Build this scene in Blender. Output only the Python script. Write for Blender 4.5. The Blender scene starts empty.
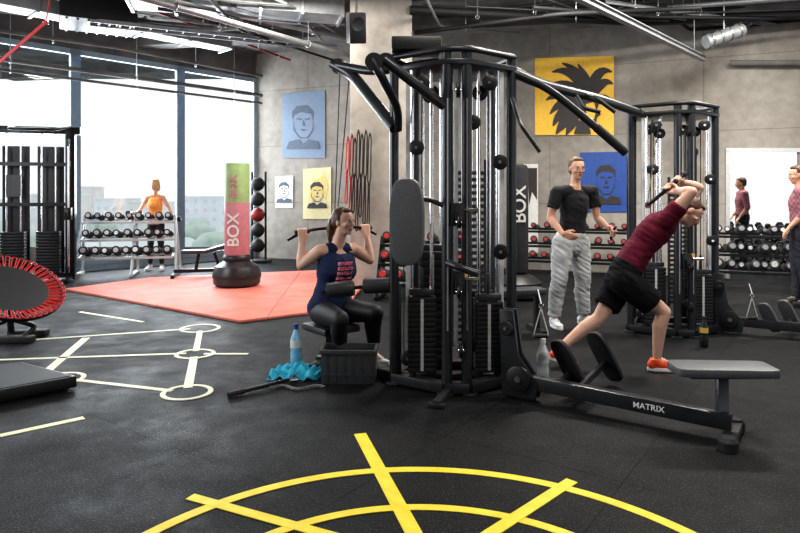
import bpy, math, random, bmesh
from mathutils import Vector, Matrix, noise
random.seed(7)
V=Vector
F=620.0; H=1.37; HZ=197.0
def P(px,py,Y): return V(((px-400)*Y/F, Y, H-(py-HZ)*Y/F))
def G(px,py,z=0.0):
    d=(H-z)*F/(py-HZ); return V(((px-400)*d/F,d,z))
def C(px,py,Z):
    d=(Z-H)*F/(HZ-py); return V(((px-400)*d/F,d,Z))
scene=bpy.context.scene; COL=scene.collection
# ---------------------------------------------------------------- materials
MATS={}
def mat(name,col,rough=.5,metal=0.0,col2=None,scale=20.0,bump=0.0,emit=0.0,detail=4,coat=0.0,spec=.5):
    if name in MATS: return MATS[name]
    m=bpy.data.materials.new(name); m.use_nodes=True; nt=m.node_tree; b=nt.nodes['Principled BSDF']
    b.inputs['Roughness'].default_value=rough; b.inputs['Metallic'].default_value=metal
    b.inputs['Specular IOR Level'].default_value=spec
    b.inputs['Coat Weight'].default_value=coat
    tc=nt.nodes.new('ShaderNodeTexCoord'); nz=nt.nodes.new('ShaderNodeTexNoise')
    nz.inputs['Scale'].default_value=scale; nz.inputs['Detail'].default_value=detail
    nt.links.new(tc.outputs['Object'],nz.inputs['Vector'])
    cr=nt.nodes.new('ShaderNodeValToRGB')
    c2=col2 if col2 else tuple(min(1,c*1.15+.003) for c in col)
    cr.color_ramp.elements[0].position=.35; cr.color_ramp.elements[0].color=(*col,1)
    cr.color_ramp.elements[1].position=.7; cr.color_ramp.elements[1].color=(*c2,1)
    nt.links.new(nz.outputs['Fac'],cr.inputs['Fac']); nt.links.new(cr.outputs['Color'],b.inputs['Base Color'])
    if bump:
        bp=nt.nodes.new('ShaderNodeBump'); bp.inputs['Strength'].default_value=bump; bp.inputs['Distance'].default_value=.01
        nt.links.new(nz.outputs['Fac'],bp.inputs['Height']); nt.links.new(bp.outputs['Normal'],b.inputs['Normal'])
    if emit:
        b.inputs['Emission Color'].default_value=(*col,1); b.inputs['Emission Strength'].default_value=emit
    MATS[name]=m; return m
def concrete(name,c1,c2,c3,panel=True):
    m=bpy.data.materials.new(name); m.use_nodes=True; nt=m.node_tree; b=nt.nodes['Principled BSDF']; N=nt.nodes.new; L=nt.links.new
    tc=N('ShaderNodeTexCoord'); n1=N('ShaderNodeTexNoise'); n1.inputs['Scale'].default_value=.55; n1.inputs['Detail'].default_value=10; n1.inputs['Roughness'].default_value=.58
    n2=N('ShaderNodeTexNoise'); n2.inputs['Scale'].default_value=7; n2.inputs['Detail'].default_value=8
    L(tc.outputs['Object'],n1.inputs['Vector']); L(tc.outputs['Object'],n2.inputs['Vector'])
    r=N('ShaderNodeValToRGB'); r.color_ramp.elements[0].position=.32; r.color_ramp.elements[0].color=(*c1,1)
    r.color_ramp.elements[1].position=.70; r.color_ramp.elements[1].color=(*c3,1)
    e=r.color_ramp.elements.new(.5); e.color=(*c2,1)
    L(n1.outputs['Fac'],r.inputs['Fac'])
    mx=N('ShaderNodeMixRGB'); mx.blend_type='OVERLAY'; mx.inputs[0].default_value=.32
    L(r.outputs['Color'],mx.inputs[1]); L(n2.outputs['Fac'],mx.inputs[2]); out=mx.outputs[0]
    if panel:
        mp=N('ShaderNodeMapping'); L(tc.outputs['Object'],mp.inputs['Vector'])
        mp.inputs['Rotation'].default_value=(math.pi/2,0,0)
        br=N('ShaderNodeTexBrick'); br.offset=0; br.inputs['Scale'].default_value=1; br.inputs['Brick Width'].default_value=2.4; br.inputs['Row Height'].default_value=1.25
        br.inputs['Mortar Size'].default_value=.008; br.inputs['Color1'].default_value=(1,1,1,1); br.inputs['Color2'].default_value=(.86,.86,.86,1); br.inputs['Mortar'].default_value=(.55,.55,.55,1)
        L(mp.outputs['Vector'],br.inputs['Vector'])
        m2=N('ShaderNodeMixRGB'); m2.blend_type='MULTIPLY'; m2.inputs[0].default_value=.8
        L(out,m2.inputs[1]); L(br.outputs['Color'],m2.inputs[2]); out=m2.outputs[0]
    L(out,b.inputs['Base Color']); b.inputs['Roughness'].default_value=.8
    bp=N('ShaderNodeBump'); bp.inputs['Strength'].default_value=.2; bp.inputs['Distance'].default_value=.02
    L(n2.outputs['Fac'],bp.inputs['Height']); L(bp.outputs['Normal'],b.inputs['Normal'])
    return m
def floor_mat():
    m=bpy.data.materials.new('rubber_floor'); m.use_nodes=True; nt=m.node_tree; b=nt.nodes['Principled BSDF']; N=nt.nodes.new; L=nt.links.new
    tc=N('ShaderNodeTexCoord'); n1=N('ShaderNodeTexNoise'); n1.inputs['Scale'].default_value=2.2; n1.inputs['Detail'].default_value=14; n1.inputs['Roughness'].default_value=.78
    n2=N('ShaderNodeTexNoise'); n2.inputs['Scale'].default_value=110; n2.inputs['Detail'].default_value=3
    L(tc.outputs['Object'],n1.inputs['Vector']); L(tc.outputs['Object'],n2.inputs['Vector'])
    r=N('ShaderNodeValToRGB'); r.color_ramp.elements[0].position=.38; r.color_ramp.elements[0].color=(.0025,.003,.0035,1)
    r.color_ramp.elements[1].position=.66; r.color_ramp.elements[1].color=(.015,.016,.017,1); L(n1.outputs['Fac'],r.inputs['Fac'])
    r2=N('ShaderNodeValToRGB'); r2.color_ramp.elements[0].position=.58; r2.color_ramp.elements[0].color=(0,0,0,1)
    r2.color_ramp.elements[1].position=.74; r2.color_ramp.elements[1].color=(.10,.10,.10,1); L(n2.outputs['Fac'],r2.inputs['Fac'])
    a=N('ShaderNodeMixRGB'); a.blend_type='ADD'; a.inputs[0].default_value=1; L(r.outputs['Color'],a.inputs[1]); L(r2.outputs['Color'],a.inputs[2])
    mp=N('ShaderNodeMapping'); mp.inputs['Rotation'].default_value=(0,0,.62); L(tc.outputs['Object'],mp.inputs['Vector'])
    br=N('ShaderNodeTexBrick'); br.offset=0; br.inputs['Scale'].default_value=1; br.inputs['Brick Width'].default_value=1.0; br.inputs['Row Height'].default_value=1.0; br.inputs['Mortar Size'].default_value=.005
    br.inputs['Color1'].default_value=(1,1,1,1); br.inputs['Color2'].default_value=(.8,.8,.8,1); br.inputs['Mortar'].default_value=(.1,.1,.1,1); L(mp.outputs['Vector'],br.inputs['Vector'])
    mu=N('ShaderNodeMixRGB'); mu.blend_type='MULTIPLY'; mu.inputs[0].default_value=.9; L(a.outputs[0],mu.inputs[1]); L(br.outputs['Color'],mu.inputs[2])
    L(mu.outputs[0],b.inputs['Base Color'])
    rr=N('ShaderNodeMapRange'); rr.inputs[1].default_value=.35; rr.inputs[2].default_value=.65; rr.inputs[3].default_value=.50; rr.inputs[4].default_value=.80; L(n1.outputs['Fac'],rr.inputs[0]); L(rr.outputs[0],b.inputs['Roughness'])
    b.inputs['Specular IOR Level'].default_value=.17
    bp=N('ShaderNodeBump'); bp.inputs['Strength'].default_value=.6; bp.inputs['Distance'].default_value=.004; L(n2.outputs['Fac'],bp.inputs['Height']); L(bp.outputs['Normal'],b.inputs['Normal'])
    return m
def glass_mat():
    m=bpy.data.materials.new('window_glass'); m.use_nodes=True; nt=m.node_tree; nt.nodes.clear(); N=nt.nodes.new; L=nt.links.new
    o=N('ShaderNodeOutputMaterial'); t=N('ShaderNodeBsdfTransparent'); t.inputs[0].default_value=(.96,.98,.99,1); g=N('ShaderNodeBsdfGlossy'); g.inputs['Roughness'].default_value=.02
    x=N('ShaderNodeMixShader'); x.inputs[0].default_value=.03; L(t.outputs[0],x.inputs[1]); L(g.outputs[0],x.inputs[2]); L(x.outputs[0],o.inputs[0]); return m
def check_mat(name,c1,c2,sc):
    m=bpy.data.materials.new(name); m.use_nodes=True; nt=m.node_tree; b=nt.nodes['Principled BSDF']; N=nt.nodes.new; L=nt.links.new
    tc=N('ShaderNodeTexCoord'); ck=N('ShaderNodeTexChecker'); ck.inputs['Scale'].default_value=sc
    ck.inputs['Color1'].default_value=(*c1,1); ck.inputs['Color2'].default_value=(*c2,1)
    L(tc.outputs['Object'],ck.inputs['Vector']); L(ck.outputs['Color'],b.inputs['Base Color']); b.inputs['Roughness'].default_value=.85; return m
black=mat('black_powdercoat',(.012,.013,.015),.32,.3,(.018,.019,.022),30)
frame=mat('anthracite_frame',(.030,.033,.038),.30,.35,(.040,.043,.048),14)
plastic=mat('black_plastic',(.010,.010,.011),.42)
rubber=mat('black_rubber',(.012,.012,.013),.65,0,None,60,.2)
vinyl=mat('charcoal_vinyl',(.030,.031,.035),.42,0,(.04,.041,.045),50,.05)
greyv=mat('grey_vinyl',(.085,.088,.095),.45,0,(.10,.104,.11),50,.05)
chrome=mat('chrome',(.85,.85,.87),.14,1.0)
steel=mat('brushed_steel',(.45,.46,.48),.35,.9,None,80)
silver=mat('silver_paint',(.55,.56,.57),.4,.4)
plates=mat('weight_plate_black',(.014,.014,.016),.4,.2)
whitep=mat('white_paint',(.75,.75,.73),.5)
yellow=mat('yellow_tape',(.72,.54,.02),.6,0,(.84,.65,.05),12)
paleyel=mat('pale_tape',(.62,.60,.36),.6,0,(.72,.70,.46),25)
cream=mat('cream_tape',(.60,.58,.40),.6,0,(.72,.70,.52),25)
redmatm=mat('red_mat',(.60,.17,.13),.65,0,(.68,.24,.19),3,.05,spec=.2)
red=mat('red_rubber',(.50,.02,.02),.5)
dred=mat('dark_red_plastic',(.25,.012,.012),.5)
orange=mat('orange_fabric',(.85,.30,.07),.8)
lime=mat('lime_vinyl',(.25,.36,.14),.55,0,(.32,.43,.19),8)
pinkv=mat('soft_pink_vinyl',(.48,.20,.23),.5)
pinkp=mat('pink_shirt_print',(.75,.22,.30),.6)
baseg=mat('dark_grey_base',(.02,.018,.02),.35)
skin=mat('skin',(.60,.32,.21),.5,0,(.68,.39,.28),12)
skin2=mat('skin_pale',(.64,.38,.28),.5,0,(.72,.45,.35),12)
lipm=mat('lips',(.42,.12,.10),.5)
eyew=mat('eye_white',(.8,.8,.78),.25)
iris=mat('iris_dark',(.02,.012,.01),.2)
lidm=mat('eyelid_brown',(.20,.09,.06),.5)
glsm=mat('thin_spectacle_metal',(.25,.24,.24),.3,.6)
hairb=mat('brown_hair',(.050,.022,.011),.5,0,(.12,.055,.026),60,.4)
hairk=mat('light_brown_short_hair',(.09,.052,.03),.6,0,(.16,.095,.055),60,.4)
hairbl=mat('blonde_hair',(.50,.33,.13),.6,0,(.62,.43,.2),60,.3)
tee=mat('black_cotton',(.008,.008,.010),.85,0,(.014,.014,.016),15,.1)
maroon=mat('maroon_cotton',(.10,.008,.024),.85,0,(.145,.014,.036),9,.25,spec=.2)
navy=mat('navy_cotton',(.014,.024,.065),.85,0,(.024,.036,.09),9,.2,spec=.2)
leg=mat('black_leggings',(.008,.008,.011),.6)
cot=mat('black_shorts_cotton',(.009,.009,.011),.95,0,(.014,.014,.016),20,.2,spec=.15)
camo=mat('grey_sweat_fabric',(.34,.35,.36),.9,0,(.50,.51,.52),9,.1,detail=3)
plaid=check_mat('pink_plaid',(.42,.15,.17),(.20,.10,.13),26)
jeans=mat('dark_trousers',(.018,.02,.03),.85)
shoeo=mat('orange_shoe',(.85,.10,.03),.5)
shoew=mat('white_shoe',(.7,.7,.7),.5)
blue_p=mat('slate_blue_print',(.16,.215,.30),.6)
blue_r=mat('royal_blue_print',(.015,.06,.25),.55)
yel_p=mat('amber_print',(.70,.42,.04),.55)
pyel_p=mat('pale_yellow_print',(.58,.52,.30),.6)
cyel_p=mat('cream_yellow_print',(.58,.46,.16),.6)
blk_p=mat('dark_ink_print',(.025,.02,.02),.6)
grey_p=mat('grey_ink_print',(.07,.095,.14),.6)
white_p=mat('white_print',(.58,.58,.56),.6)
turq=mat('turquoise_towel',(.04,.42,.60),.9,0,(.08,.52,.70),40,.5)
bottlem=mat('blue_bottle_plastic',(.16,.42,.62),.12,0,(.3,.55,.72),20,0,coat=.5)
clearm=mat('clear_bottle_plastic',(.42,.46,.48),.1,0,(.6,.64,.66),20,0,coat=.6)
crate_m=mat('grey_crate_plastic',(.05,.053,.057),.5)
gold=mat('gold_label',(.6,.42,.08),.4)
stone=mat('ceiling_concrete',(.10,.097,.093),.85,0,(.20,.195,.185),2,.2)
galv=mat('galvanised_steel',(.30,.31,.32),.5,.5,(.40,.41,.42),6)
alu=mat('window_aluminium',(.30,.37,.43),.5,.1)
haze=mat('hazy_render',(.74,.75,.77),.9,0,(.80,.80,.80),.3)  # distance haze is mixed into the pale base colours of these outside materials
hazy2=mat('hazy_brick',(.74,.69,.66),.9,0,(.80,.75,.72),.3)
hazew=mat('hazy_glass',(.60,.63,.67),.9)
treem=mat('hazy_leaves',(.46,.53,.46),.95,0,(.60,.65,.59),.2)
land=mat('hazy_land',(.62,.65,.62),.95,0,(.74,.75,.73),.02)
wallm=concrete('concrete_wall',(.19,.17,.15),(.29,.265,.235),(.39,.365,.33))
colm=concrete('concrete_column',(.26,.235,.205),(.36,.33,.295),(.45,.42,.38),False)
dwall=mat('rear_plaster',(.16,.16,.16),.9)
glassm=glass_mat()
mirror=mat('mirror_silver',(.9,.9,.9),.02,1.0,(.91,.91,.91))
lampm=mat('lamp_white',(1,.97,.92),.5,0,(1,.97,.92),5,0,.6)
# ---------------------------------------------------------------- mesh builder
def frame_of(d):
    d=d.normalized(); u=V((0,0,1)) if abs(d.z)<.95 else V((0,1,0))
    a=d.cross(u).normalized(); b=a.cross(d).normalized(); return a,b
def rotz(a): return Matrix.Rotation(a,3,'Z')
def axes(x,y,z): return Matrix((x,y,z)).transposed()
def rnd(pts,rad,seg=5):
    pts=[V(p) for p in pts]; out=[pts[0]]
    for i in range(1,len(pts)-1):
        a,b,c=pts[i-1],pts[i],pts[i+1]; d1=(a-b); d2=(c-b)
        r=min(rad,d1.length*.49,d2.length*.49); p0=b+d1.normalized()*r; p1=b+d2.normalized()*r
        for k in range(seg+1):
            t=k/seg; out.append(p0*(1-t)**2+b*2*t*(1-t)+p1*t*t)
    out.append(pts[-1]); return out
class MB:
    def __init__(s): s.v=[]; s.f=[]
    def add(s,vs,fs):
        o=len(s.v); s.v+= [V(v) for v in vs]; s.f+=[tuple(i+o for i in f) for f in fs]; return s
    def box(s,c,size,M=None):
        c=V(c); h=V(size)/2; vs=[]
        for z in (-1,1):
            for y in (-1,1):
                for x in (-1,1):
                    p=V((x*h.x,y*h.y,z*h.z)); vs.append(c+(M@p if M else p))
        return s.add(vs,[(0,2,3,1),(4,5,7,6),(0,1,5,4),(2,6,7,3),(0,4,6,2),(1,3,7,5)])
    def loft(s,rings,cap=True):
        n=len(rings[0]); vs=[p for r in rings for p in r]; fs=[]
        for i in range(len(rings)-1):
            for k in range(n):
                k2=(k+1)%n; fs.append((i*n+k,i*n+k2,(i+1)*n+k2,(i+1)*n+k))
        if cap: fs.append(tuple(range(n-1,-1,-1))); fs.append(tuple((len(rings)-1)*n+k for k in range(n)))
        return s.add(vs,fs)
    def tube(s,pts,r,n=12,sx=1.0,sy=1.0,up=None,cap=True):
        pts=[V(p) for p in pts]; rs=r if isinstance(r,(list,tuple)) else [r]*len(pts)
        rings=[]; a=None
        for i,p in enumerate(pts):
            d=(pts[min(i+1,len(pts)-1)]-pts[max(i-1,0)]).normalized()
            if a is None:
                if up is not None: a=d.cross(V(up)).normalized()
                else: a,_=frame_of(d)
            else:
                a=(a-d*a.dot(d)); a=a.normalized() if a.length>1e-6 else frame_of(d)[0]
            b=a.cross(d).normalized()
            rings.append([p+(a*math.cos(2*math.pi*k/n+math.pi/n)*sx+b*math.sin(2*math.pi*k/n+math.pi/n)*sy)*rs[i] for k in range(n)])
        return s.loft(rings,cap)
    def bar(s,p0,p1,w,h,up=(0,0,1)):
        p0=V(p0);p1=V(p1); d=(p1-p0); L=d.length; d.normalize(); u=V(up)
        a=d.cross(u)
        if a.length<1e-3: a=d.cross(V((0,1,0)))
        a.normalize(); b=a.cross(d).normalized()
        return s.box((p0+p1)/2,(w,L,h),axes(a,d,b))
    def lathe(s,c,prof,n=24,ax=(0,0,1)):
        c=V(c); ax=V(ax).normalized(); a,b=frame_of(ax)
        rings=[[c+ax*z+(a*math.cos(2*math.pi*k/n)+b*math.sin(2*math.pi*k/n))*max(r,1e-4) for k in range(n)] for r,z in prof]
        return s.loft(rings)
    def ell(s,c,r,M=None,n=16,m=10):
        c=V(c); r=V(r) if not isinstance(r,(int,float)) else V((r,r,r)); vs=[];fs=[]
        for i in range(m+1):
            t=math.pi*i/m; t=min(max(t,.02),math.pi-.02)
            for k in range(n):
                a=2*math.pi*k/n; p=V((r.x*math.sin(t)*math.cos(a),r.y*math.sin(t)*math.sin(a),r.z*math.cos(t)))
                vs.append(c+(M@p if M else p))
        for i in range(m):
            for k in range(n):
                k2=(k+1)%n; fs.append((i*n+k,(i+1)*n+k,(i+1)*n+k2,i*n+k2))
        fs.append(tuple(range(n))); fs.append(tuple(m*n+k for k in range(n-1,-1,-1)))
        return s.add(vs,fs)
    def torus(s,c,R,r,ax=(0,0,1),n=32,m=8,arc=2*math.pi):
        c=V(c); ax=V(ax).normalized(); a,b=frame_of(ax); rings=[]
        for i in range(n+1):
            t=arc*i/n; d=a*math.cos(t)+b*math.sin(t)
            rings.append([c+d*(R+r*math.cos(2*math.pi*k/m))+ax*r*math.sin(2*math.pi*k/m) for k in range(m)])
        return s.loft(rings,arc<6.28)
    def prism(s,front,back):
        n=len(front); return s.add(list(front)+list(back),[tuple(range(n)),tuple(range(2*n-1,n-1,-1))]+[(k,n+k,n+(k+1)%n,(k+1)%n) for k in range(n)])
    def cap(s,p0,p1,r0,r1,n=14):
        s.tube([p0,p1],[r0,r1],n); s.ell(p0,r0,None,n,8); s.ell(p1,r1,None,n,8); return s
    def build(s,name,m,parent=None,world=False,bevel=0.0,vox=0,smooth=0,ang=38,wr=0.0):
        me=bpy.data.meshes.new(name)
        loc=V((0,0,0))
        if parent is not None:
            if world:
                r=parent
                while r.parent: r=r.parent
                loc=r.location.copy()
        else:
            xs=[v.x for v in s.v]; ys=[v.y for v in s.v]; zs=[v.z for v in s.v]
            loc=V(((min(xs)+max(xs))/2,(min(ys)+max(ys))/2,min(zs)))
        me.from_pydata([v-loc for v in s.v],[],s.f); me.update()
        bm=bmesh.new(); bm.from_mesh(me); bmesh.ops.recalc_face_normals(bm,faces=bm.faces)
        if bevel:
            es=[e for e in bm.edges if len(e.link_faces)==2 and e.calc_face_angle(0)>math.radians(40)]
            bmesh.ops.bevel(bm,geom=es,offset=bevel,segments=2,affect='EDGES',profile=.6,clamp_overlap=True)
        bm.to_mesh(me); bm.free()
        if vox:
            t=bpy.data.objects.new('tmp',me); COL.objects.link(t)
            md=t.modifiers.new('r','REMESH'); md.mode='VOXEL'; md.voxel_size=vox
            if smooth:
                sm=t.modifiers.new('s','SMOOTH'); sm.factor=.5; sm.iterations=smooth
            dg=bpy.context.evaluated_depsgraph_get(); dg.update()
            me2=bpy.data.meshes.new_from_object(t.evaluated_get(dg)); bpy.data.objects.remove(t); bpy.data.meshes.remove(me); me=me2; me.name=name
            if wr:
                ns=[v.normal.copy() for v in me.vertices]
                for v,nn in zip(me.vertices,ns):
                    p=v.co; q=V((p.x*9+p.z*7,p.y*9-p.z*5,p.z*16+p.x*9)); a=noise.noise(q); b=noise.noise(q*2.3)
                    v.co=p+nn*wr*((1-abs(a)*2.4)*.8+b*.5)
                me.update()
        me.polygons.foreach_set('use_smooth',[True]*len(me.polygons))
        if not vox: me.set_sharp_from_angle(angle=math.radians(ang))
        me.materials.clear(); me.materials.append(m)
        o=bpy.data.objects.new(name,me); COL.objects.link(o); o.parent=parent
        if parent is None: o.location=loc
        return o
def tag(o,label=None,cat=None,group=None,kind=None):
    if label: o['label']=label
    if cat: o['category']=cat
    if group: o['group']=group
    if kind: o['kind']=kind
    return o
def thing(name,label,cat,loc=(0,0,0),rz=0,group=None):
    o=bpy.data.objects.new(name,None); o.empty_display_size=.1; COL.objects.link(o); o.location=V(loc); o.rotation_euler=(0,0,rz); return tag(o,label,cat,group)
def kids(o): return [c for c in bpy.data.objects if c.parent==o]
def copy_tree(o,parent=None):
    c=o.copy(); COL.objects.link(c); c.parent=parent
    for ch in kids(o): copy_tree(ch,c)
    return c
def text(name,s,size,m,parent,origin,xd,yd,depth=.001,align='CENTER'):
    cu=bpy.data.curves.new('t','FONT'); cu.body=s; cu.size=size; cu.extrude=depth; cu.align_x=align; cu.align_y='CENTER'; cu.offset=size*.012
    t=bpy.data.objects.new('t',cu); COL.objects.link(t); dg=bpy.context.evaluated_depsgraph_get(); dg.update()
    me=bpy.data.meshes.new_from_object(t.evaluated_get(dg)); bpy.data.objects.remove(t)
    xd=V(xd).normalized(); yd=V(yd); yd=(yd-xd*yd.dot(xd)).normalized(); zd=xd.cross(yd)
    r=parent
    while r is not None and r.parent: r=r.parent
    M=Matrix.Translation(V(origin)-(r.location if r is not None else V((0,0,0))))@axes(xd,yd,zd).to_4x4()
    me.transform(M); me.materials.clear(); me.materials.append(m)
    o=bpy.data.objects.new(name,me); COL.objects.link(o); o.parent=parent; me.name=name
    return o
# ---------------------------------------------------------------- camera
cam=bpy.data.cameras.new('camera'); co=bpy.data.objects.new('camera',cam); COL.objects.link(co)
co.location=(0,0,H); co.rotation_euler=(math.pi/2,0,0); cam.sensor_width=36; cam.lens=F/800*36; cam.shift_y=-(266.5-HZ)/800; cam.clip_end=3000
scene.camera=co
# ---------------------------------------------------------------- setting
BA=V((6.1,10.25,0)); BD=V((3.1,-1.25,0)).normalized(); BN=V((-1.25,-3.1,0)).normalized()
WA=V((-3.09,14.2,0)); WB=V((-6.71,10.4,0)); WD=(WA-WB).normalized(); WN=V((WD.y,-WD.x,0))
def hit(px,A,D):
    k=(px-400)/F; s=(k*A.y-A.x)/(D.x-k*D.y); return A+D*s
def wp(px,py,off=0.0):
    p=hit(px,BA+BN*off,BD); p.z=H-(py-HZ)*p.y/F; return p
def winp(px,off=0): return hit(px,WA+WN*off,WD)
CH=4.6
m=MB(); m.box((2,6,-.1),(26,22,.2)); fl=m.build('floor',floor_mat()); tag(fl,kind='structure')
def inter(A,D,B,E):
    den=D.x*E.y-D.y*E.x; s=((B.x-A.x)*E.y-(B.y-A.y)*E.x)/den; return A+D*s
CR=inter(WA,WD,BA,BD)
R0=CR; R1=hit(990,BA,BD)
def slab(p0,p1,z0,z1,th,n):
    n=V(n)*th; a=[p0+V((0,0,z0)),p1+V((0,0,z0)),p1+V((0,0,z1)),p0+V((0,0,z1))]; return MB().prism(a,[q-n for q in a])
tag(slab(R0,R1,0,CH,.3,BN).build('wall_back',wallm),kind='structure')
tag(slab(V((-11,-3,0)),V((1.0,-3,0)),0,CH,.3,V((0,1,0))).build('wall_rear',dwall),kind='structure')  # unseen wall added to cut ambient light, stops short to keep mirror bright
m=MB(); m.box((2,6,CH+.1),(26,22,.2)); tag(m.build('ceiling',stone),kind='structure')
WL=winp(-160)
tag(slab(WL,CR,4.05,CH,.25,WN).build('trim_1',stone),kind='structure')
tag(slab(WL,CR,0,.12,.2,WN).build('trim_2',alu),kind='structure')
edges=[-160,-40,75,180,262]
pts=[winp(e) for e in edges]+[CR]
for i in range(len(pts)-1):
    a,b=pts[i],pts[i+1]; m=MB()
    for q in (a,b): m.bar(q+V((0,0,.12)),q+V((0,0,4.05)),.17,.09,WN)
    m.bar(a+V((0,0,.17)),b+V((0,0,.17)),.06,.1); m.bar(a+V((0,0,4.0)),b+V((0,0,4.0)),.06,.1)
    w=m.build('window_%d'%(i+1),alu); tag(w,kind='structure')
    mm=MB(); n=WN*.006; q=[a+V((0,0,.2)),b+V((0,0,.2)),b+V((0,0,3.97)),a+V((0,0,3.97))]
    mm.prism([x-WN*.05 for x in q],[x-WN*.05-n for x in q]); mm.build('pane',glassm,w,False).location=-w.location
cx0=P(350,197,9.4).x; cx1=P(412,197,9.4).x
m=MB(); m.box(((cx0+cx1)/2,9.85,CH/2),(cx1-cx0,.9,CH)); tag(m.build('wall_column',colm,bevel=.02),kind='structure')
for i,(y,w) in enumerate(((10.8,.35),(13.2,.4))):
    m=MB(); m.box((2,y,CH-.15),(24,w,.3),rotz(math.atan2(BD.y,BD.x)*.5)); tag(m.build('trim_%d'%(i+3),stone),kind='structure')
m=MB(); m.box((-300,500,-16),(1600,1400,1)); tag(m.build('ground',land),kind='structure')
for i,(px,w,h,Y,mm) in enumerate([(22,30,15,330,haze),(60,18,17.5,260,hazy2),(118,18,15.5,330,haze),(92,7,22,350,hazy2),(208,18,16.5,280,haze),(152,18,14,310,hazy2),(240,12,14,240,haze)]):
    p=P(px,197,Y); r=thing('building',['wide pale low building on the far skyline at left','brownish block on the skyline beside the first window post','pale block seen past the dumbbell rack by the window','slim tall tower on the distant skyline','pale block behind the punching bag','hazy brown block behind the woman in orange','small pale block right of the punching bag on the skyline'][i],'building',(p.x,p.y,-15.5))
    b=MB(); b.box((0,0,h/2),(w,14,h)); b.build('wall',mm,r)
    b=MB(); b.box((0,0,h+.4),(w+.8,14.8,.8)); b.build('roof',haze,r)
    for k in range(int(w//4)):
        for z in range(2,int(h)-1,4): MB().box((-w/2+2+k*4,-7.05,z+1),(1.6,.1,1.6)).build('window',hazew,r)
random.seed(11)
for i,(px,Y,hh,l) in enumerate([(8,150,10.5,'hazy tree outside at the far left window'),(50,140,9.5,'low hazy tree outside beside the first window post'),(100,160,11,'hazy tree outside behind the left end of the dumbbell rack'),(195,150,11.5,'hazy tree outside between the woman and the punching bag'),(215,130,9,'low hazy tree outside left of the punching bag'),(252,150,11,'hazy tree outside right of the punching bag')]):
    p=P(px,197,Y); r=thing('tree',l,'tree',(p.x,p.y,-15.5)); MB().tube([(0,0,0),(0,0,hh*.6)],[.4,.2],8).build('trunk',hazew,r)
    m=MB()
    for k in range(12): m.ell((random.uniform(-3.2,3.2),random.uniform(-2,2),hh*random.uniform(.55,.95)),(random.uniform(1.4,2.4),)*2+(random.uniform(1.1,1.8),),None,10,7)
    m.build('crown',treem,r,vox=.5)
random.seed(7)
# ---------------------------------------------------------------- floor markings
def strip(p,q,w):
    d=(q-p).normalized(); a=V((-d.y,d.x,0))*w/2; z=V((0,0,.003)); f=[p-a+z,q-a+z,q+a+z,p+a+z]
    return MB().prism(f,[x-V((0,0,.0028)) for x in f])
def mark(nm,mb,mt,label,grp=None): return tag(mb.build(nm,mt),label,'floor marking',grp)
def ring(c,r,w,a0,a1,n=60,z=.003):
    m=MB();v=[];f=[]
    for i in range(n+1):
        t=a0+(a1-a0)*i/n; d=V((math.cos(t),math.sin(t),0))
        for rr in (r-w/2,r+w/2):
            v.append(c+d*rr+V((0,0,z)));v.append(c+d*rr+V((0,0,.0003)))
    for i in range(n):
        a=i*4;b=a+4; f+=[(a,a+2,b+2,b),(a+1,b+1,b+3,a+3),(a,b,b+1,a+1),(a+2,a+3,b+3,b+2)]
    f+=[(0,1,3,2),(n*4,n*4+2,n*4+3,n*4+1)]
    return m.add(v,f)
cc=V((.08,1.80,0))
mark('floor_arc',ring(cc,1.315,.055,.15,math.pi-.15),yellow,'large outer yellow taped arc on the black floor in the foreground')
mark('floor_arc',ring(cc,.935,.05,.15,math.pi-.15,z=.0032),yellow,'smaller inner yellow taped arc nested in the foreground circle')
def ln(a,b,w,mt,label,z=0):
    s=strip(a,b,w)
    for v in s.v: v.z+=(z if v.z>.001 else 0)
    return mark('floor_line',s,mt,label)
ln(G(360,434),G(420,545),.07,yellow,'yellow line through the top of both foreground arcs',.0006)
ln(G(190,497),G(345,540),.055,yellow,'yellow line at the left crossing the outer foreground arc',.0009)
ln(G(572,481),G(478,542),.06,yellow,'yellow line at the right crossing the outer foreground arc',.0012)
ln(G(0,436),G(84,418),.055,paleyel,'short pale yellow line right beside the low black platform')
for q,(a,b,w,l) in enumerate([((-30,361),(186,353.5),.045,'cream line leading to the middle floor circle from the left'),((204,354),(248,354),.045,'short cream line to the right of the middle floor circle'),
    ((-20,343.5),(190,329),.045,'cream line leading to the farthest floor circle'),((200,331),(196,351),.055,'cream line joining the far and middle floor circles'),
    ((194,357),(188,388),.065,'cream line joining the middle and nearest floor circles'),((75,380),(172,391),.05,'cream line joining the two nearest floor circles'),
    ((86,338),(44,374),.07,'cream slanting line rising from the left floor circle'),((80,312),(143,322),.045,'far pale line beside the red mat')]):
    ln(G(*a),G(*b),w,cream if q<7 else paleyel,l)
for (px,py,r,l) in [(200,328.5,.19,'cream floor circle farthest back on the black floor'),(195,354,.155,'cream floor circle in the middle of the row'),(187,392.5,.16,'cream floor circle nearest the camera'),(60,379,.16,'cream floor circle beside the low black platform')]:
    mark('floor_circle',ring(G(px,py),r,.035,0,2*math.pi,z=.0045),cream,l)
mp=[G(*q) for q in [(65,290.5),(240,323),(345,310),(372,276),(330,271),(150,279)]]
r=thing('gym_mat','large red floor mat under the standing punching bag','mat',(mp[1].x,mp[1].y,0))
f=[p+V((0,0,.03)) for p in mp]; MB().prism(f,[p+V((0,0,.001)) for p in mp]).build('mat_sheet',redmatm,r,True,bevel=.006)
for a,b in ((G(152,306.5,.03),G(240,274,.03)),(G(265,320,.03),G(300,272,.03))): MB().bar(a+V((0,0,.0005)),b+V((0,0,.0005)),.012,.002).build('seam',dred,r,True)
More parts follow.
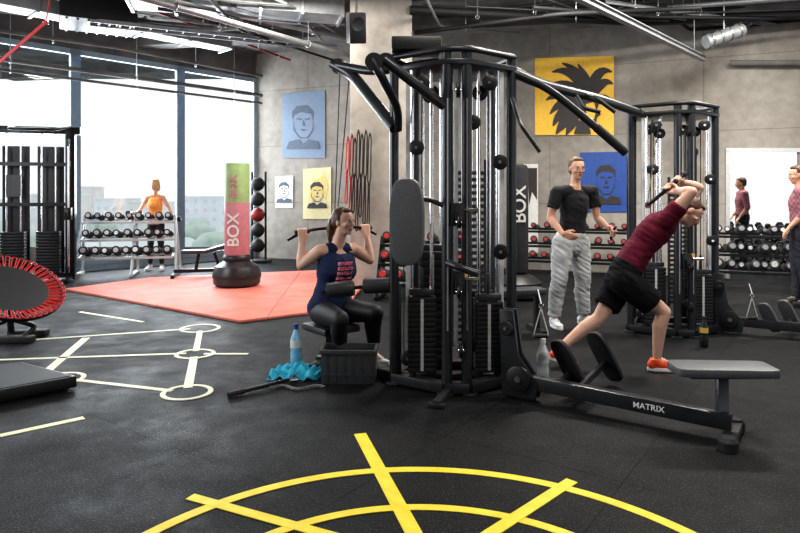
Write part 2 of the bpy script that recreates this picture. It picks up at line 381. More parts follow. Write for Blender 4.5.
# ---------------------------------------------------------------- posters
def poly(pts,off,th=.004):
    f=[wp(x,y,off) for x,y in pts]; return MB().prism(f,[q-BN*th for q in f])
def quad(x0,y0,x1,y1,off,th=.015,s=0): return poly([(x0,y0+s),(x1,y0-s),(x1,y1),(x0,y1)],off,th)
def poster(label,rect,mt,shapes,s=0):
    o=wp((rect[0]+rect[2])/2,rect[3],.02); r=thing('poster',label,'poster',o)
    quad(*rect,.02,.015,s).build('sheet',mt,r,True)
    for k,(nm,pts,mm) in enumerate(shapes): poly(pts,.024+.0015*k,.003).build(nm,mm,r,True)
def face(cx,cy,s,ink,bg):
    return [('hair_print',[(cx-s*.52,cy-s*.1),(cx-s*.56,cy-s*.5),(cx-s*.3,cy-s*.8),(cx+s*.2,cy-s*.85),(cx+s*.54,cy-s*.5),(cx+s*.5,cy-s*.05),(cx+s*.4,cy-s*.4),(cx-s*.1,cy-s*.5),(cx-s*.42,cy-s*.35)],ink),
            ('brow_print',[(cx-s*.34,cy-s*.2),(cx-s*.05,cy-s*.17),(cx-s*.07,cy-s*.1),(cx-s*.3,cy-s*.12)],ink),('brow_print',[(cx+s*.34,cy-s*.2),(cx+s*.08,cy-s*.17),(cx+s*.1,cy-s*.1),(cx+s*.3,cy-s*.12)],ink),
            ('nose_print',[(cx,cy-s*.1),(cx+s*.1,cy+s*.18),(cx-s*.04,cy+s*.2)],ink),('mouth_print',[(cx-s*.18,cy+s*.38),(cx,cy+s*.34),(cx+s*.2,cy+s*.38),(cx,cy+s*.46)],ink),
            ('jaw_print',[(cx-s*.5,cy-s*.05),(cx-s*.44,cy+s*.4),(cx-s*.17,cy+s*.76),(cx+s*.2,cy+s*.76),(cx+s*.45,cy+s*.4),(cx+s*.5,cy-s*.05),(cx+s*.49,cy+s*.42),(cx+s*.22,cy+s*.81),(cx-s*.18,cy+s*.81),(cx-s*.48,cy+s*.42)],ink),
            ('shoulder_print',[(cx-s*.85,cy+s*1.35),(cx-s*.7,cy+s*.98),(cx-s*.25,cy+s*.86),(cx,cy+s*1.1),(cx+s*.3,cy+s*.86),(cx+s*.75,cy+s*.98),(cx+s*.85,cy+s*1.35)],ink)]
def lock(p0,p1,p2,w):
    a=[];b=[];n=9
    for i in range(n):
        t=i/(n-1); x=(1-t)**2*p0[0]+2*t*(1-t)*p1[0]+t*t*p2[0]; y=(1-t)**2*p0[1]+2*t*(1-t)*p1[1]+t*t*p2[1]
        dx=2*(1-t)*(p1[0]-p0[0])+2*t*(p2[0]-p1[0]); dy=2*(1-t)*(p1[1]-p0[1])+2*t*(p2[1]-p1[1]); L=math.hypot(dx,dy)+1e-6
        h=w*(math.sin(math.pi*min(1,t*.75+.22)))*.5+.15; a.append((x-dy/L*h,y+dx/L*h)); b.append((x+dy/L*h,y-dx/L*h))
    return a+b[::-1]
poster('slate blue poster with a printed face near the window corner',(282,92,325,158),blue_p,face(303,122,20,grey_p,blue_p),2)
poster('small pale poster with a printed face, lower left of the posters',(275,176,293,208),white_p,face(284,190,9.5,grey_p,white_p),.5)
poster('small pale yellow poster with a dark printed face beside the column',(303,168,331,219),pyel_p,[('splash_print',[(309,196),(315,180),(325,174),(328,186),(326,200),(318,192),(312,204)],cyel_p)]+face(317,192,12,blk_p,white_p),1)
hair=[('hair_print',lock(*q),blk_p) for q in [((590,100),(575,64),(552,72),10),((590,97),(582,70),(562,63),9),((590,96),(596,64),(612,72),10),((592,98),(602,76),(613,84),9),((588,98),(566,78),(545,88),10),((586,102),(564,88),(546,100),10),((584,104),(562,96),(550,114),10),((582,106),(560,108),(553,126),11),((578,108),(566,118),(556,134),12),((578,110),(572,124),(566,135),9),((590,94),(588,80),(578,64),9),((592,100),(604,94),(612,100),5)]]
poster('large amber poster with dark windswept hair high on the concrete wall',(535,57,614,135),yel_p,hair+[('face_print',[(578,100),(594,96),(599,104),(597,109),(601,114),(597,117),(596,123),(587,126),(580,120)],blk_p),('cheek_print',[(586,104),(594,102),(596,110),(594,119),(587,121)],yel_p),('neck_print',[(578,120),(589,125),(591,134),(574,134)],blk_p)],1)
poster('royal blue poster with a printed face below the amber one',(580,152,627,212),blue_r,face(606,180,18,blk_p,blue_r),.5)
poster('narrow white poster with dark print beside the black standing bag',(522,164,538,253),white_p,[('figure_print',[(528,168),(537,168),(537,200),(532,192),(529,205)],blk_p)])
r=thing('wall_mirror','wall mirror with pale frame reflecting the man in the plaid shirt','mirror',wp(762,285,.02))
quad(728,150,797,290,.03,.02).build('mirror_sheet',mirror,r,True)
for q in ((726,148,800,152),(726,287,800,290),(726,150,730,290)): quad(*q,.045,.02).build('mirror_frame',silver,r,True)
# ---------------------------------------------------------------- ceiling services
def pipe(name,pts,rad,mt,label,cat='pipe',hang=(),group=None):
    r=thing(name,label,cat,pts[0],0,group); MB().tube(rnd(pts,.15),rad,10).build('run',mt,r,True)
    for t in hang:
        p=pts[0].lerp(pts[-1],t); MB().tube([p,V((p.x,p.y,CH))],.008,6).build('hanger',steel,r,True)
        MB().torus(p,rad+.01,.008,(pts[-1]-pts[0])).build('clamp',steel,r,True)
    return r
pipe('ceiling_pipe',[C(60,-25,3.8),C(348,55,3.8)],.045,galv,'long grey pipe slanting down towards the column top',hang=(.3,.8))
pipe('ceiling_pipe',[C(150,-5,4.2),C(345,38,4.2)],.05,galv,'thicker pale pipe above the slanting one near the ceiling',hang=(.3,.8))
pipe('ceiling_pipe',[C(-20,28,3.9),C(120,48,3.9),C(262,76,3.9)],.03,stone,'dull thin pipe running along above the windows',hang=(.2,.7))
pipe('ceiling_pipe',[C(130,2,4.35),C(290,60,4.35)],.022,dred,'thin red sprinkler pipe slanting under the ceiling at left',hang=(.4,.9))
pipe('ceiling_pipe',[C(-10,8,4.3),C(180,30,4.3),C(345,22,4.3)],.06,stone,'thick dull pipe bending across the ceiling at left',hang=(.3,.8))
pipe('ceiling_pipe',[C(205,-6,4.1),C(240,30,4.1),C(345,64,4.1)],.022,rubber,'thin black bent cable pipe near the column top',hang=(.6,))
for z,l in ((3.62,'upper dark rail crossing in front of the windows'),(3.42,'lower thin dark rail crossing in front of the windows')):
    o_=.35 if z>3.5 else .5
    pipe('window_rail',[winp(-160,o_)+V((0,0,z)),winp(262,o_)+V((0,0,z))],.04 if z>3.5 else .025,stone,l,'rail',(.3,.6,.9))
pipe('ceiling_pipe',[C(415,33,4.0),C(560,14,4.0),C(700,8,4.0)],.035,rubber,'black pipe along the ceiling above the main tower',hang=(.2,.6))
pipe('ceiling_pipe',[C(480,22,4.3),C(820,-4,4.3)],.04,galv,'pale pipe high over the amber poster',hang=(.2,.6))
pipe('ceiling_pipe',[C(410,10,4.2),C(640,22,4.2),C(820,14,4.2)],.07,rubber,'thick dark pipe under the ceiling from column to right edge',hang=(.3,.7))
pipe('ceiling_pipe',[C(425,-4,4.1),C(440,26,4.1),C(520,34,4.1)],.02,galv,'thin pale bent conduit right of the column top',hang=(.5,))
pipe('ceiling_pipe',[wp(730,63,.12),wp(830,63,.12)],.05,stone,'short dull pipe on the wall over the mirror')
pipe('ceiling_pipe',[C(640,-10,4.25),C(690,30,4.25),C(800,20,4.25)],.03,rubber,'bent black pipe over the right tower')
random.seed(21)
for k in range(9):
    z=random.uniform(4.05,4.45); x0=random.uniform(20,220); y0=random.uniform(-8,18); x1=x0+random.uniform(40,110); x2=random.uniform(250,345)
    pipe('conduit',[C(x0,y0,z),C(x1,y0+random.uniform(4,14),z),C(x2,random.uniform(22,48),z)],random.choice((.014,.02,.028)),random.choice((rubber,stone,galv)),'thin bent conduit among the tangle under the left ceiling','conduit',(.5,),'thin conduits under the left ceiling')
for k in range(8):
    z=random.uniform(4.05,4.45); x0=random.uniform(415,560); x2=random.uniform(640,815)
    pipe('conduit',[C(x0,random.uniform(-4,26),z),C((x0+x2)/2,random.uniform(2,24),z),C(x2,random.uniform(2,26),z)],random.choice((.014,.02,.028)),random.choice((rubber,stone,rubber)),'thin bent conduit among those under the right ceiling','conduit',(.5,),'thin conduits under the right ceiling')
def rduct(label,a,b,w,h):
    r=thing('air_duct',label,'duct',a); MB().bar(a,b,w,h).build('duct_body',galv,r,True,bevel=.01); n=5
    for k in range(n+1): p=a.lerp(b,k/n); d=(b-a).normalized()*.02; MB().bar(p-d,p+d,w+.06,h+.06).build('flange',steel,r,True)
    for t in (.2,.8): p=a.lerp(b,t); MB().tube([p,V((p.x,p.y,CH))],.01,6).build('hanger',steel,r,True)
rduct('broad rectangular metal duct running to the column at upper left',C(130,-4,4.32),C(340,12,4.32),.55,.26)
rduct('broad rectangular metal duct crossing above the windows',C(-30,-6,4.30),C(225,44,4.30),.42,.22)
a=C(562,-8,3.5);b=C(704,61,3.5)
r=thing('ceiling_beam','pale grey steel beam hanging slanted over the right tower','beam',a)
MB().bar(a,b,.08,.012).build('flange',galv,r,True); MB().bar(a+V((0,0,.07)),b+V((0,0,.07)),.08,.012).build('flange',galv,r,True); MB().bar(a+V((0,0,.035)),b+V((0,0,.035)),.012,.07).build('web',galv,r,True)
for t in (.1,.9):
    p=a.lerp(b,t); MB().tube([p,V((p.x,p.y,CH))],.008,6).build('hanger',steel,r,True)
def tray(label,a,b):
    r=thing('cable_tray',label,'cable tray',a); d=(b-a).normalized(); s=V((-d.y,d.x,0))*.13
    for q in (-1,1): MB().bar(a+s*q,b+s*q,.012,.06).build('side_rail',galv,r,True)
    n=int((b-a).length/.25)
    for k in range(n): p=a.lerp(b,(k+.5)/n); MB().bar(p-s,p+s,.02,.012).build('rung',galv,r,True)
    MB().tube([a+V((0,0,.03)),b+V((0,0,.03))],.03,8).build('cable_bundle',rubber,r,True)
    for t in (.15,.85):
        p=a.lerp(b,t); MB().tube([p,V((p.x,p.y,CH))],.008,6).build('hanger',steel,r,True)
tray('ladder like cable tray hanging above the windows',C(90,22,4.1),C(335,48,4.1))
tray('cable tray hanging over the gap between the two towers',C(600,4,4.2),C(790,30,4.2))
def duct(label,c,rad,L,d,mt):
    r=thing('air_duct',label,'duct',c); d=V(d).normalized(); m=MB(); m.tube([c-d*L/2,c+d*L/2],rad,24); m.build('duct_body',mt,r,True)
    for k in range(4): MB().torus(c-d*L/2+d*L*(k+.5)/4,rad+.005,.014,d).build('band',steel,r,True)
    MB().tube([c,V((c.x,c.y,CH))],.012,6).build('hanger',steel,r,True)
duct('short silver round duct at the ceiling right of the slanted beam',P(724,36,9.4),.10,.62,(1,.1,.35),galv)
duct('dark round duct near the ceiling above the column',P(330,4,10.6),.22,2.2,(1,-.3,.1),stone)
c=P(98,16,10.0); r=thing('ceiling_unit','dark louvred ventilation unit on the ceiling over the windows','ventilation unit',c)
MB().box(c,(1.1,.9,.36),rotz(.5)).build('casing',plastic,r,True,bevel=.02)
for k in range(7): MB().box(c+rotz(.5)@V((-.45+k*.15,0,-.19)),(.03,.8,.03),rotz(.5)).build('louvre',frame,r,True)
for sx in (-.45,.45): MB().tube([c+V((sx,0,.15)),V((c.x+sx,c.y,CH))],.01,6).build('hanger',steel,r,True)
a=C(266,-6,4.3);b=C(314,18,4.3); r=thing('strip_lamp','slim strip lamp above the window corner','lamp',a); MB().bar(a,b,.04,.03).build('lamp_tube',lampm,r,True,bevel=.008); MB().bar(a+V((0,0,.03)),b+V((0,0,.03)),.08,.03).build('housing',galv,r,True)
for t in (.15,.85):
    p=a.lerp(b,t); MB().tube([p+V((0,0,.05)),V((p.x,p.y,CH))],.006,6).build('hanger',steel,r,True)
def spk(label,px,py,Y,s=1):
    c=P(px,py,Y); r=thing('loudspeaker',label,'loudspeaker',c)
    M=Matrix.Rotation(.3,3,'X')@rotz(.3)
    MB().box(c,(.22*s,.22*s,.38*s),M).build('cabinet',plastic,r,True,bevel=.03)
    m=MB(); m.lathe(c+M@V((0,-.11*s,.05*s)),[(.085*s,0),(.085*s,.012),(.05*s,.004)],20,M@V((0,-1,0))); m.build('cone',frame,r,True)
    MB().tube([c+V((0,.05,.1)),V((c.x,c.y+.05,CH))],.018,8).build('bracket',plastic,r,True)
spk('black loudspeaker hanging by the top of the column',356,28,9.0,1.15)
spk('small black loudspeaker hung over the window corner',222,30,11.5,1)
a=P(-12,72,6.0); b=P(46,22,6.0)
r=thing('training_strap','red training strap stretched across the top left corner','strap',b)
MB().bar(a,b,.03,.012,(0,1,0)).build('webbing',red,r,True); MB().tube([b,V((b.x+.25,b.y,CH))],.006,6).build('cord',red,r,True); MB().torus(b,.025,.006,(0,1,0)).build('clip',chrome,r,True)
# ---------------------------------------------------------------- cable towers
def stack(root,x,y,zt,n=15,w=.2,dp=.12):
    m=MB(); z0=.12
    hgt=(zt-z0)/n
    for k in range(n): m.box((x,y,z0+hgt*(k+.5)),(w,dp,hgt-.004))
    st=m.build('weight_stack',plates,root,bevel=.0025)
    m=MB(); m.box((x,y-dp/2-.001,(z0+zt)/2),(.022,.004,zt-z0-.03)); m.build('number_strip',silver,st)
    for sx in (-.07,.07):
        MB().tube([(x+sx,y,.07),(x+sx,y,2.28)],.014,12).build('guide_rod',chrome,root)
        MB().lathe((x+sx,y,.07),[(.028,0),(.028,.05)],14).build('bumper',rubber,root)
    m=MB(); m.box((x,y,zt+.03),(w*.9,dp*.7,.045)); m.tube([(x,y,zt+.04),(x,y,zt+.2)],.014,10); m.build('stack_head',frame,root,bevel=.004)
    MB().tube([(x,y,zt+.2),(x,y,2.2)],.0045,6).build('cable',rubber,root)
def wheel(root,c,r,ax=(1,0,0),nm='pulley'):
    w=MB(); w.lathe(V(c)-V(ax).normalized()*.012,[(r*.2,0),(r*.92,0),(r,.003),(r*.86,.012),(r,.021),(r*.92,.024),(r*.2,.024)],22,ax); o=w.build(nm,plastic,root)
    a=V(ax).normalized(); h=MB(); h.lathe(V(c)-a*.02,[(r*.22,0),(r*.22,.04)],12,ax); h.build('hub',chrome,o); return o
def tower(label,loc,zs):
    t=thing('cable_tower',label,'cable machine',loc)
    m=MB()
    for p,q in (((-.46,-.05,.05),(-.1,-.3,.05)),((-.1,-.3,.05),(.06,-.3,.05)),((.06,-.3,.05),(.42,-.05,.05)),((-.46,-.05,.05),(-.3,.3,.05)),((-.3,.3,.05),(.3,.3,.05)),((.42,-.05,.05),(.3,.3,.05)),((-.46,-.05,.05),(.42,-.05,.05))):
        m.bar(p,q,.09,.07)
    for p in ((-.46,-.05),(-.1,-.3),(.06,-.3),(.42,-.05),(-.3,.3),(.3,.3)): m.lathe((p[0],p[1],0),[(.065,0),(.065,.018),(.03,.02)],16)
    m.build('base_frame',frame,t,bevel=.008)
    for (x,y,rr) in ((-.46,-.05,.034),(-.09,-.3,.037),(.045,-.3,.037),(.40,-.05,.037),(-.3,.3,.034),(.3,.3,.034)):
        MB().tube([(x,y,.05),(x,y,2.38)],rr,18).build('post',frame,t)
    hx=((-.48,-.07),(-.11,-.34),(.07,-.34),(.44,-.07),(.34,.34),(-.34,.34))
    m=MB(); m.prism([V((x,y,2.325)) for x,y in hx],[V((x,y,2.285)) for x,y in hx]); m.build('top_plate',frame,t,bevel=.010)
    m=MB()
    m.tube(rnd([(-.48,-.06,2.39),(-.1,-.34,2.39),(.06,-.34,2.39),(.42,-.06,2.39)],.08),.022,12)
    m.tube([(-.48,-.06,2.39),(-.3,.3,2.39)],.022,12); m.tube([(.42,-.06,2.39),(.3,.3,2.39)],.022,12); m.build('top_rail',frame,t)
    for (x,y),z in zip(((-.26,-.14),(.22,-.12),(-.17,.16),(.2,.17)),zs): stack(t,x,y,z)
    for (x,y,z) in ((-.26,-.2,2.18),(-.2,-.14,2.1),(.22,-.2,2.18),(.16,-.12,2.12),(-.17,.2,2.18),(.2,.22,2.18),(-.02,-.36,2.1),(.0,-.36,.32),(.1,-.1,.3),(-.36,-.1,.2),(-.3,-.22,1.72),(.3,-.16,1.62),(-.34,-.16,1.1),(.3,-.2,.98),(.1,-.2,1.9)):
        wheel(t,(x,y,z),.055,(1,.0,0) if y<-.3 else (.3,1,0))
    for (x,y,z0,z1) in ((-.31,-.22,1.72,2.25),(.35,-.16,.98,2.2),(-.39,-.16,.2,1.1),(.05,-.37,.35,2.1),(-.06,-.37,.35,2.1),(.14,-.2,.3,1.9)):
        MB().tube([(x,y,z0),(x,y,z1)],.0045,6).build('cable',rubber,t)
    m=MB()
    for k in range(26): m.box((.1,.06,.3+k*.05),(.22,.014,.028))
    m.box((-.02,.06,.95),(.02,.02,1.4)); m.box((.22,.06,.95),(.02,.02,1.4)); m.build('shroud',vinyl,t)
    for (x,z) in ((-.02,1.25),(-.02,.78)):
        m=MB(); m.box((x,-.3,z),(.1,.1,.16)); m.box((x,-.37,z-.02),(.045,.08,.09)); cg=m.build('carriage',plastic,t,bevel=.012)
        MB().tube([(x+.05,-.36,z+.03),(x+.14,-.38,z+.03)],[.012,.018],10).build('knob',chrome,cg)
        wheel(t,(x,-.42,z-.05),.045)
    MB().box((.04,-.345,.84),(.04,.004,.04)).build('caution_sticker',gold,t)
    for (x,y) in ((-.09,-.34),(.045,-.34)): MB().box((x,y,1.25),(.010,.006,1.6)).build('adjustment_scale',steel,t)
    for (x,y) in ((-.36,-.12),(.32,-.1),(-.02,-.2)): MB().box((x,y,1.3),(.03,.014,1.95)).build('cover_strip',silver,t)
    return t
L1=V((.417,4.6,0)); L2=V((2.80,6.35,0))
t1=tower('tall dark multi-station cable tower where the woman sits pulling down',L1,(.66,.62,.95,.6))
t2=tower('farther dark cable tower behind the man in maroon',L2,(.7,.62,.5,.6))
t2.scale=(1,1,.955)
def W(nm,mb,mt,par=t1,**k): return mb.build(nm,mt,par,True,**k)
for pts,rr in (([P(333,64,5.1),P(352,74,5.0),P(395,128,4.5)],.045),([P(371,60,4.15),P(379,72,4.15),P(398,108,4.4),P(398,130,4.5)],.03),([P(384,60,4.2),P(400,72,4.2),P(444,106,4.3)],.036),([P(333,64,5.1),P(372,72,4.8),P(440,62,4.6)],.034)):
    W('overhead_arm',MB().tube(rnd(pts,.12),rr,14),frame)
for p in (P(338,66,5.1),P(374,62,4.15),P(386,62,4.2)):
    w=MB(); w.lathe(p-V((0,.02,0)),[(.01,0),(.06,0),(.052,.02),(.06,.04),(.01,.04)],20,(0,1,0)); W('pulley',w,plastic)
W('top_cover',MB().box(P(416,47,4.55),(.36,.28,.10)),plastic,bevel=.02)
a=[P(512,72,4.55),P(548,88,4.5),P(578,112,4.5),P(626,153,4.5)]
W('overhead_arm',MB().tube(rnd(a,.12),.028,14),frame)
W('arm_grip',MB().tube([P(596,127,4.5),P(626,153,4.5)],.033,14),rubber)
W('overhead_arm',MB().tube(rnd([P(512,98,4.5),P(520,124,4.3),P(540,152,4.3)],.05),.014,10),frame)
def oval_pts(c,a,b,hw,hh,n=36,sq=2.6):
    o=[]
    for k in range(n):
        t=2*math.pi*(k+.5)/n; ct,st=math.cos(t),math.sin(t)
        o.append(c+a*hw*abs(ct)**(2/sq)*(1 if ct>0 else -1)+b*hh*abs(st)**(2/sq)*(1 if st>0 else -1))
    return o
def pad(c,a,b,hw,hh,th,name,mt,par,world=True,bev=.018,sq=2.6):
    a=V(a).normalized(); b=V(b).normalized(); n=a.cross(b).normalized(); f=oval_pts(c+n*th/2,a,b,hw,hh,36,sq); g=oval_pts(c-n*th/2,a,b,hw,hh,36,sq)
    return MB().prism(f,g).build(name,mt,par,world,bevel=bev)
pc=P(407,222,4.08)
pad(pc,(1,-.25,0),(0,0,1),.115,.285,.075,'back_pad',greyv,t1,sq=3.2)
W('pad_bracket',MB().tube(rnd([pc+V((0,.04,-.05)),pc+V((0,.2,-.05)),L1+V((-.46,-.05,1.15))],.05),.022,10),frame)
W('pad_bracket',MB().tube(rnd([pc+V((.0,.04,.15)),pc+V((.15,.2,.15)),L1+V((-.09,-.3,1.3))],.05),.018,10),frame)
W('swing_arm',MB().tube(rnd([L1+V((-.09,-.36,.92)),L1+V((-.02,-.46,.9)),L1+V((.1,-.5,.86))],.05),.024,12),frame)
sc=P(331,326,5.05); sc.z=.31
W('seat',MB().box(sc,(.36,.34,.06),rotz(-.9)),vinyl,bevel=.02)
W('seat_post',MB().bar((sc.x,sc.y,.02),(sc.x,sc.y,.29),.08,.06,(0,1,0)),frame,bevel=.006)
W('seat_beam',MB().bar((sc.x-.1,sc.y+.02,.045),(L1.x-.42,L1.y,.045),.09,.07),frame,bevel=.008)
W('seat_foot',MB().bar((sc.x-.12,sc.y-.2,.03),(sc.x+.0,sc.y+.25,.03),.08,.05),frame,bevel=.008)
W('thigh_bar',MB().tube(rnd([P(322,292,4.68),P(360,287,4.65),P(400,284,4.6)],.03),.014,10),frame)
W('thigh_roller',MB().tube([P(327,291,4.67),P(354,288,4.65)],.058,20),vinyl,bevel=.012)
W('thigh_roller',MB().tube([P(364,286,4.64),P(391,285,4.6)],.058,20),vinyl,bevel=.012)
q=P(398,284,4.56); W('roller_post',MB().bar(q,(q.x,4.56,.06),.05,.05,(0,1,0)),frame,bevel=.006)
a=G(436,408); W('stabiliser_foot',MB().bar(V((a.x,a.y,.025)),L1+V((-.08,-.3,.03)),.05,.045),rubber,bevel=.008)
W('stabiliser_foot',MB().bar(V((a.x-.05,a.y+.02,.015)),V((a.x+.06,a.y-.01,.015)),.04,.028),rubber,bevel=.008)
ga=P(302,232,5.12); gb=P(365,228,5.30); mid=(ga+gb)/2+V((0,.03,.02))
W('cable',MB().tube([P(340,72,5.12),mid+V((0,0,.05))],.0045,6),rubber)
W('cable',MB().tube([P(349,80,5.12),mid+V((.02,0,.05))],.0045,6),rubber)
r=thing('pulldown_bar','long bent pulldown bar gripped by the seated woman','pulldown bar',mid)
dv=(gb-ga).normalized()
MB().tube(rnd([ga-dv*.12+V((0,0,-.06)),ga,ga+dv*.1+V((0,0,.015)),mid,gb-dv*.1+V((0,0,.015)),gb,gb+dv*.1+V((0,0,-.06))],.04),.013,12).build('bar',black,r,True)
for q in (ga,gb): MB().tube([q-dv*.06,q+dv*.06],.0165,12).build('grip',rubber,r,True)
MB().torus(mid+V((0,0,.03)),.022,.006,(0,1,0)).build('ring',chrome,r,True)
r=thing('crossover_beam','overhead beam joining the two dark cable towers','beam',P(560,90,5.2))
MB().tube(rnd([L1+V((.4,-.03,2.30)),P(540,84,4.9),P(600,99,5.6),L2+V((-.3,-.05,2.2))],.2),.033,14,1,1.3).build('beam_tube',frame,r,True)
for pts in ([P(575,93,5.3),P(583,108,5.1),P(600,112,5.1)],[P(585,95,5.4),P(596,98,5.2),P(615,112,5.2)]):
    MB().tube(rnd(pts,.05),.017,10).build('pull_up_grip',rubber,r,True)
def row_station(label,a,b,plates_,padc,txt,fm=rubber):
    t=thing('rowing_station',label,'rowing station',(a.x,a.y,0)); d=(b-a); d.z=0; d.normalize(); s=V((-d.y,d.x,0))
    A=V((a.x,a.y,.13));B=V((b.x,b.y,.10))
    MB().bar(A,B,.075,.09).build('rail',frame,t,True,bevel=.01)
    MB().bar(V((b.x,b.y,.035))-s*.17,V((b.x,b.y,.035))+s*.17,.08,.055).build('end_foot',frame,t,True,bevel=.01)
    for k in (-.17,.17):
        m=MB(); m.lathe(V((b.x,b.y,0))+s*k,[(.05,0),(.052,.05),(.035,.07)],18); m.build('rubber_end',rubber,t,True)
    e=V((b.x,b.y,0))-d*.05
    MB().bar(e+V((0,0,.05)),V((padc.x,padc.y,padc.z-.04)),.06,.045,(0,1,0)).build('seat_post',frame,t,True,bevel=.006)
    MB().bar(padc+V((-.2,0,-.035)),padc+V((.2,0,-.035)),.1,.02).build('pad_plate',frame,t,True)
    pad(padc,(1,-.06,0),(.06,1,0),.285,.115,.05,'bench_pad',greyv,t,sq=9,bev=.012)
    h=A+V((0,0,.05)); n=s
    poly2=[(-.10,-.16),(.14,-.16),(.16,-.06),(.02,.12),(-.02,.42),(-.12,.42)]
    f=[h+d*x+V((0,0,z))-n*.045 for x,z in poly2]; MB().prism(f,[q+n*.025 for q in f]).build('side_plate',frame,t,True,bevel=.006)
    f=[h+d*x+V((0,0,z))+n*.02 for x,z in poly2]; MB().prism(f,[q+n*.025 for q in f]).build('side_plate',frame,t,True,bevel=.006)
    for q,rr in ((h+V((0,0,-.03))+d*.03,.085),(h+V((0,0,.3))-d*.06,.05)):
        w=MB(); w.lathe(q-n*.075,[(rr*.2,0),(rr*.9,0),(rr,.004),(rr,.02),(rr*.9,.024),(rr*.2,.024)],26,n); o=w.build('pulley_cover',plastic,t,True)
        w=MB(); w.lathe(q-n*.085,[(rr*.25,0),(rr*.25,.012)],14,n); w.build('hub',chrome,o,True)
    for top,bot,y in plates_:
        p0=P(*top,y); p1=P(*bot,y-.02); u=(p1-p0); Lh=u.length/2; u.normalize(); w_=V((.50,-.85,-.12)); w_=(w_-u*w_.dot(u)).normalized()
        pad((p0+p1)/2,w_,u,.095 if txt else .07,Lh,.03,'foot_plate',fm,t,bev=.01,sq=3.4)
        c=(p0+p1)/2; MB().bar(c+V((.03,.05,-.05)),A.lerp(B,min(1,max(0,(c-A).dot(B-A)/(B-A).length_squared))),.04,.03,(0,1,0)).build('plate_bracket',frame,t,True)
    if txt: text('lettering',txt,.05,whitep,t,A.lerp(B,.66)-s*.0385,d,(0,0,1),.0006)
    return t
a=G(518,398);b=G(732,440); pc_=P(722,369,3.62)
row_station('low rowing station with grey bench and paired footplates in front of the man in maroon',a,b,[((556,340),(582,392),4.25),((592,332),(617,381),4.5)],pc_,'MATRIX')
a=G(726,333);b=G(880,346)
row_station('farther rowing station with grey footplates at the right edge',a,b,[((762,303),(777,332),6.1),((782,300),(796,329),6.25)],V((b.x-.05,b.y,.40)),None,fm=greyv)
def dhandle(label,p,mt):
    r=thing('stirrup_grip',label,'cable attachment',p)
    MB().tube(rnd([p+V((0,0,.2)),p+V((-.05,0,.02)),p+V((-.05,0,0)),p+V((.05,0,0)),p+V((.05,0,.02)),p+V((0,0,.2))],.01),.004,8).build('strap',mt,r,True)
    MB().tube([p+V((-.045,0,0)),p+V((.045,0,0))],.016,12).build('hand_tube',rubber,r,True)
    MB().torus(p+V((0,0,.215)),.016,.005,(0,1,0)).build('ring',chrome,r,True)
    MB().tube([p+V((0,0,.23)),p+V((-.02,.02,.33))],.006,8).build('clip',chrome,r,True)
dhandle('white strapped stirrup grip hanging at the nearer rowing station pulley',P(541,336,4.42),whitep)
dhandle('pale strapped stirrup grip hanging at the farther rowing station',P(752,318,6.0),silver)
# ---------------------------------------------------------------- left functional trainer
o=V((P(30,197,10.0).x,10.0,0)); t=thing('functional_trainer','black cable machine standing by the window at the left edge','cable machine',o,.25)
for x in (-.62,.60):
    MB().bar((x,0,0.03),(x,0,2.45),.14,.14,(0,1,0)).build('post',black,t,bevel=.01)
    MB().bar((x,-.4,.04),(x,.4,.04),.1,.07).build('foot',black,t,bevel=.01)
    MB().tube([(x,-.14,.15),(x,-.14,2.3)],.018,10).build('guide_rod',chrome,t)
    m=MB(); m.box((x,-.15,1.1),(.1,.12,.2)); m.build('carriage',plastic,t,bevel=.01); wheel(t,(x,-.25,1.1),.06); wheel(t,(x,-.15,2.25),.07); wheel(t,(x,-.15,.2),.06)
MB().bar((-.75,0,2.45),(.75,0,2.45),.12,.12).build('top_beam',black,t,bevel=.01)
for z in (1.25,1.9): MB().bar((-.62,.0,z),(.6,0,z),.06,.06).build('cross_bar',black,t)
MB().bar((-.62,.0,.1),(.6,0,.1),.08,.08).build('cross_bar',black,t)
MB().tube(rnd([(-.2,-.1,2.5),(-.15,-.5,2.42),(.5,-.5,2.42),(.62,-.1,2.5)],.08),.025,10).build('pull_up_bar',black,t)
for x,n_,w_ in ((.27,14,.34),(-.24,14,.34)):
    m=MB()
    for k in range(n_): m.box((x,.02,.14+k*.05),(w_,.16,.045))
    m.build('weight_stack',plates,t,bevel=.004)
    for dx in (-.1,.1): MB().tube([(x+dx,.02,.1),(x+dx,.02,2.4)],.015,10).build('guide_rod',chrome,t)
    MB().box((x,.14,1.15),(.40,.02,2.1)).build('stack_cover',vinyl,t,bevel=.005)
MB().box((-.24,-.02,1.55),(.2,.006,.35)).build('instruction_board',greyv,t)
nn=V((.46,-.27,.85)).normalized(); c=P(8,288,6.0); R=.47
t=thing('rebounder','tilted round black rebounder with red elastic loops at the left edge','rebounder',(c.x,c.y,0))
MB().torus(c,R,.028,nn,40,10).build('rim',black,t,True)
m=MB(); m.lathe(c-nn*.004,[(.01,0),(R*.76,0),(R*.76,.01),(.01,.01)],40,nn); m.build('jumping_mat',vinyl,t,True)
a_,b_=frame_of(nn)
for k in range(48):
    th=2*math.pi*k/48; d=a_*math.cos(th)+b_*math.sin(th); tg=a_*-math.sin(th)+b_*math.cos(th)
    MB().tube(rnd([c+d*R*.75+tg*.016,c+d*(R+.03)+tg*.02+nn*.03,c+d*(R+.03)-tg*.02+nn*.03,c+d*R*.75-tg*.016],.015,3),.007,6).build('elastic_loop',red,t,True)
for s in (-1,1):
    MB().tube(rnd([c+a_*s*R*.7-b_*R*.6,V((c.x+s*.22,c.y+.1,.10)),V((c.x+s*.22,c.y-.15,.035))],.08),.024,10).build('leg',black,t,True)
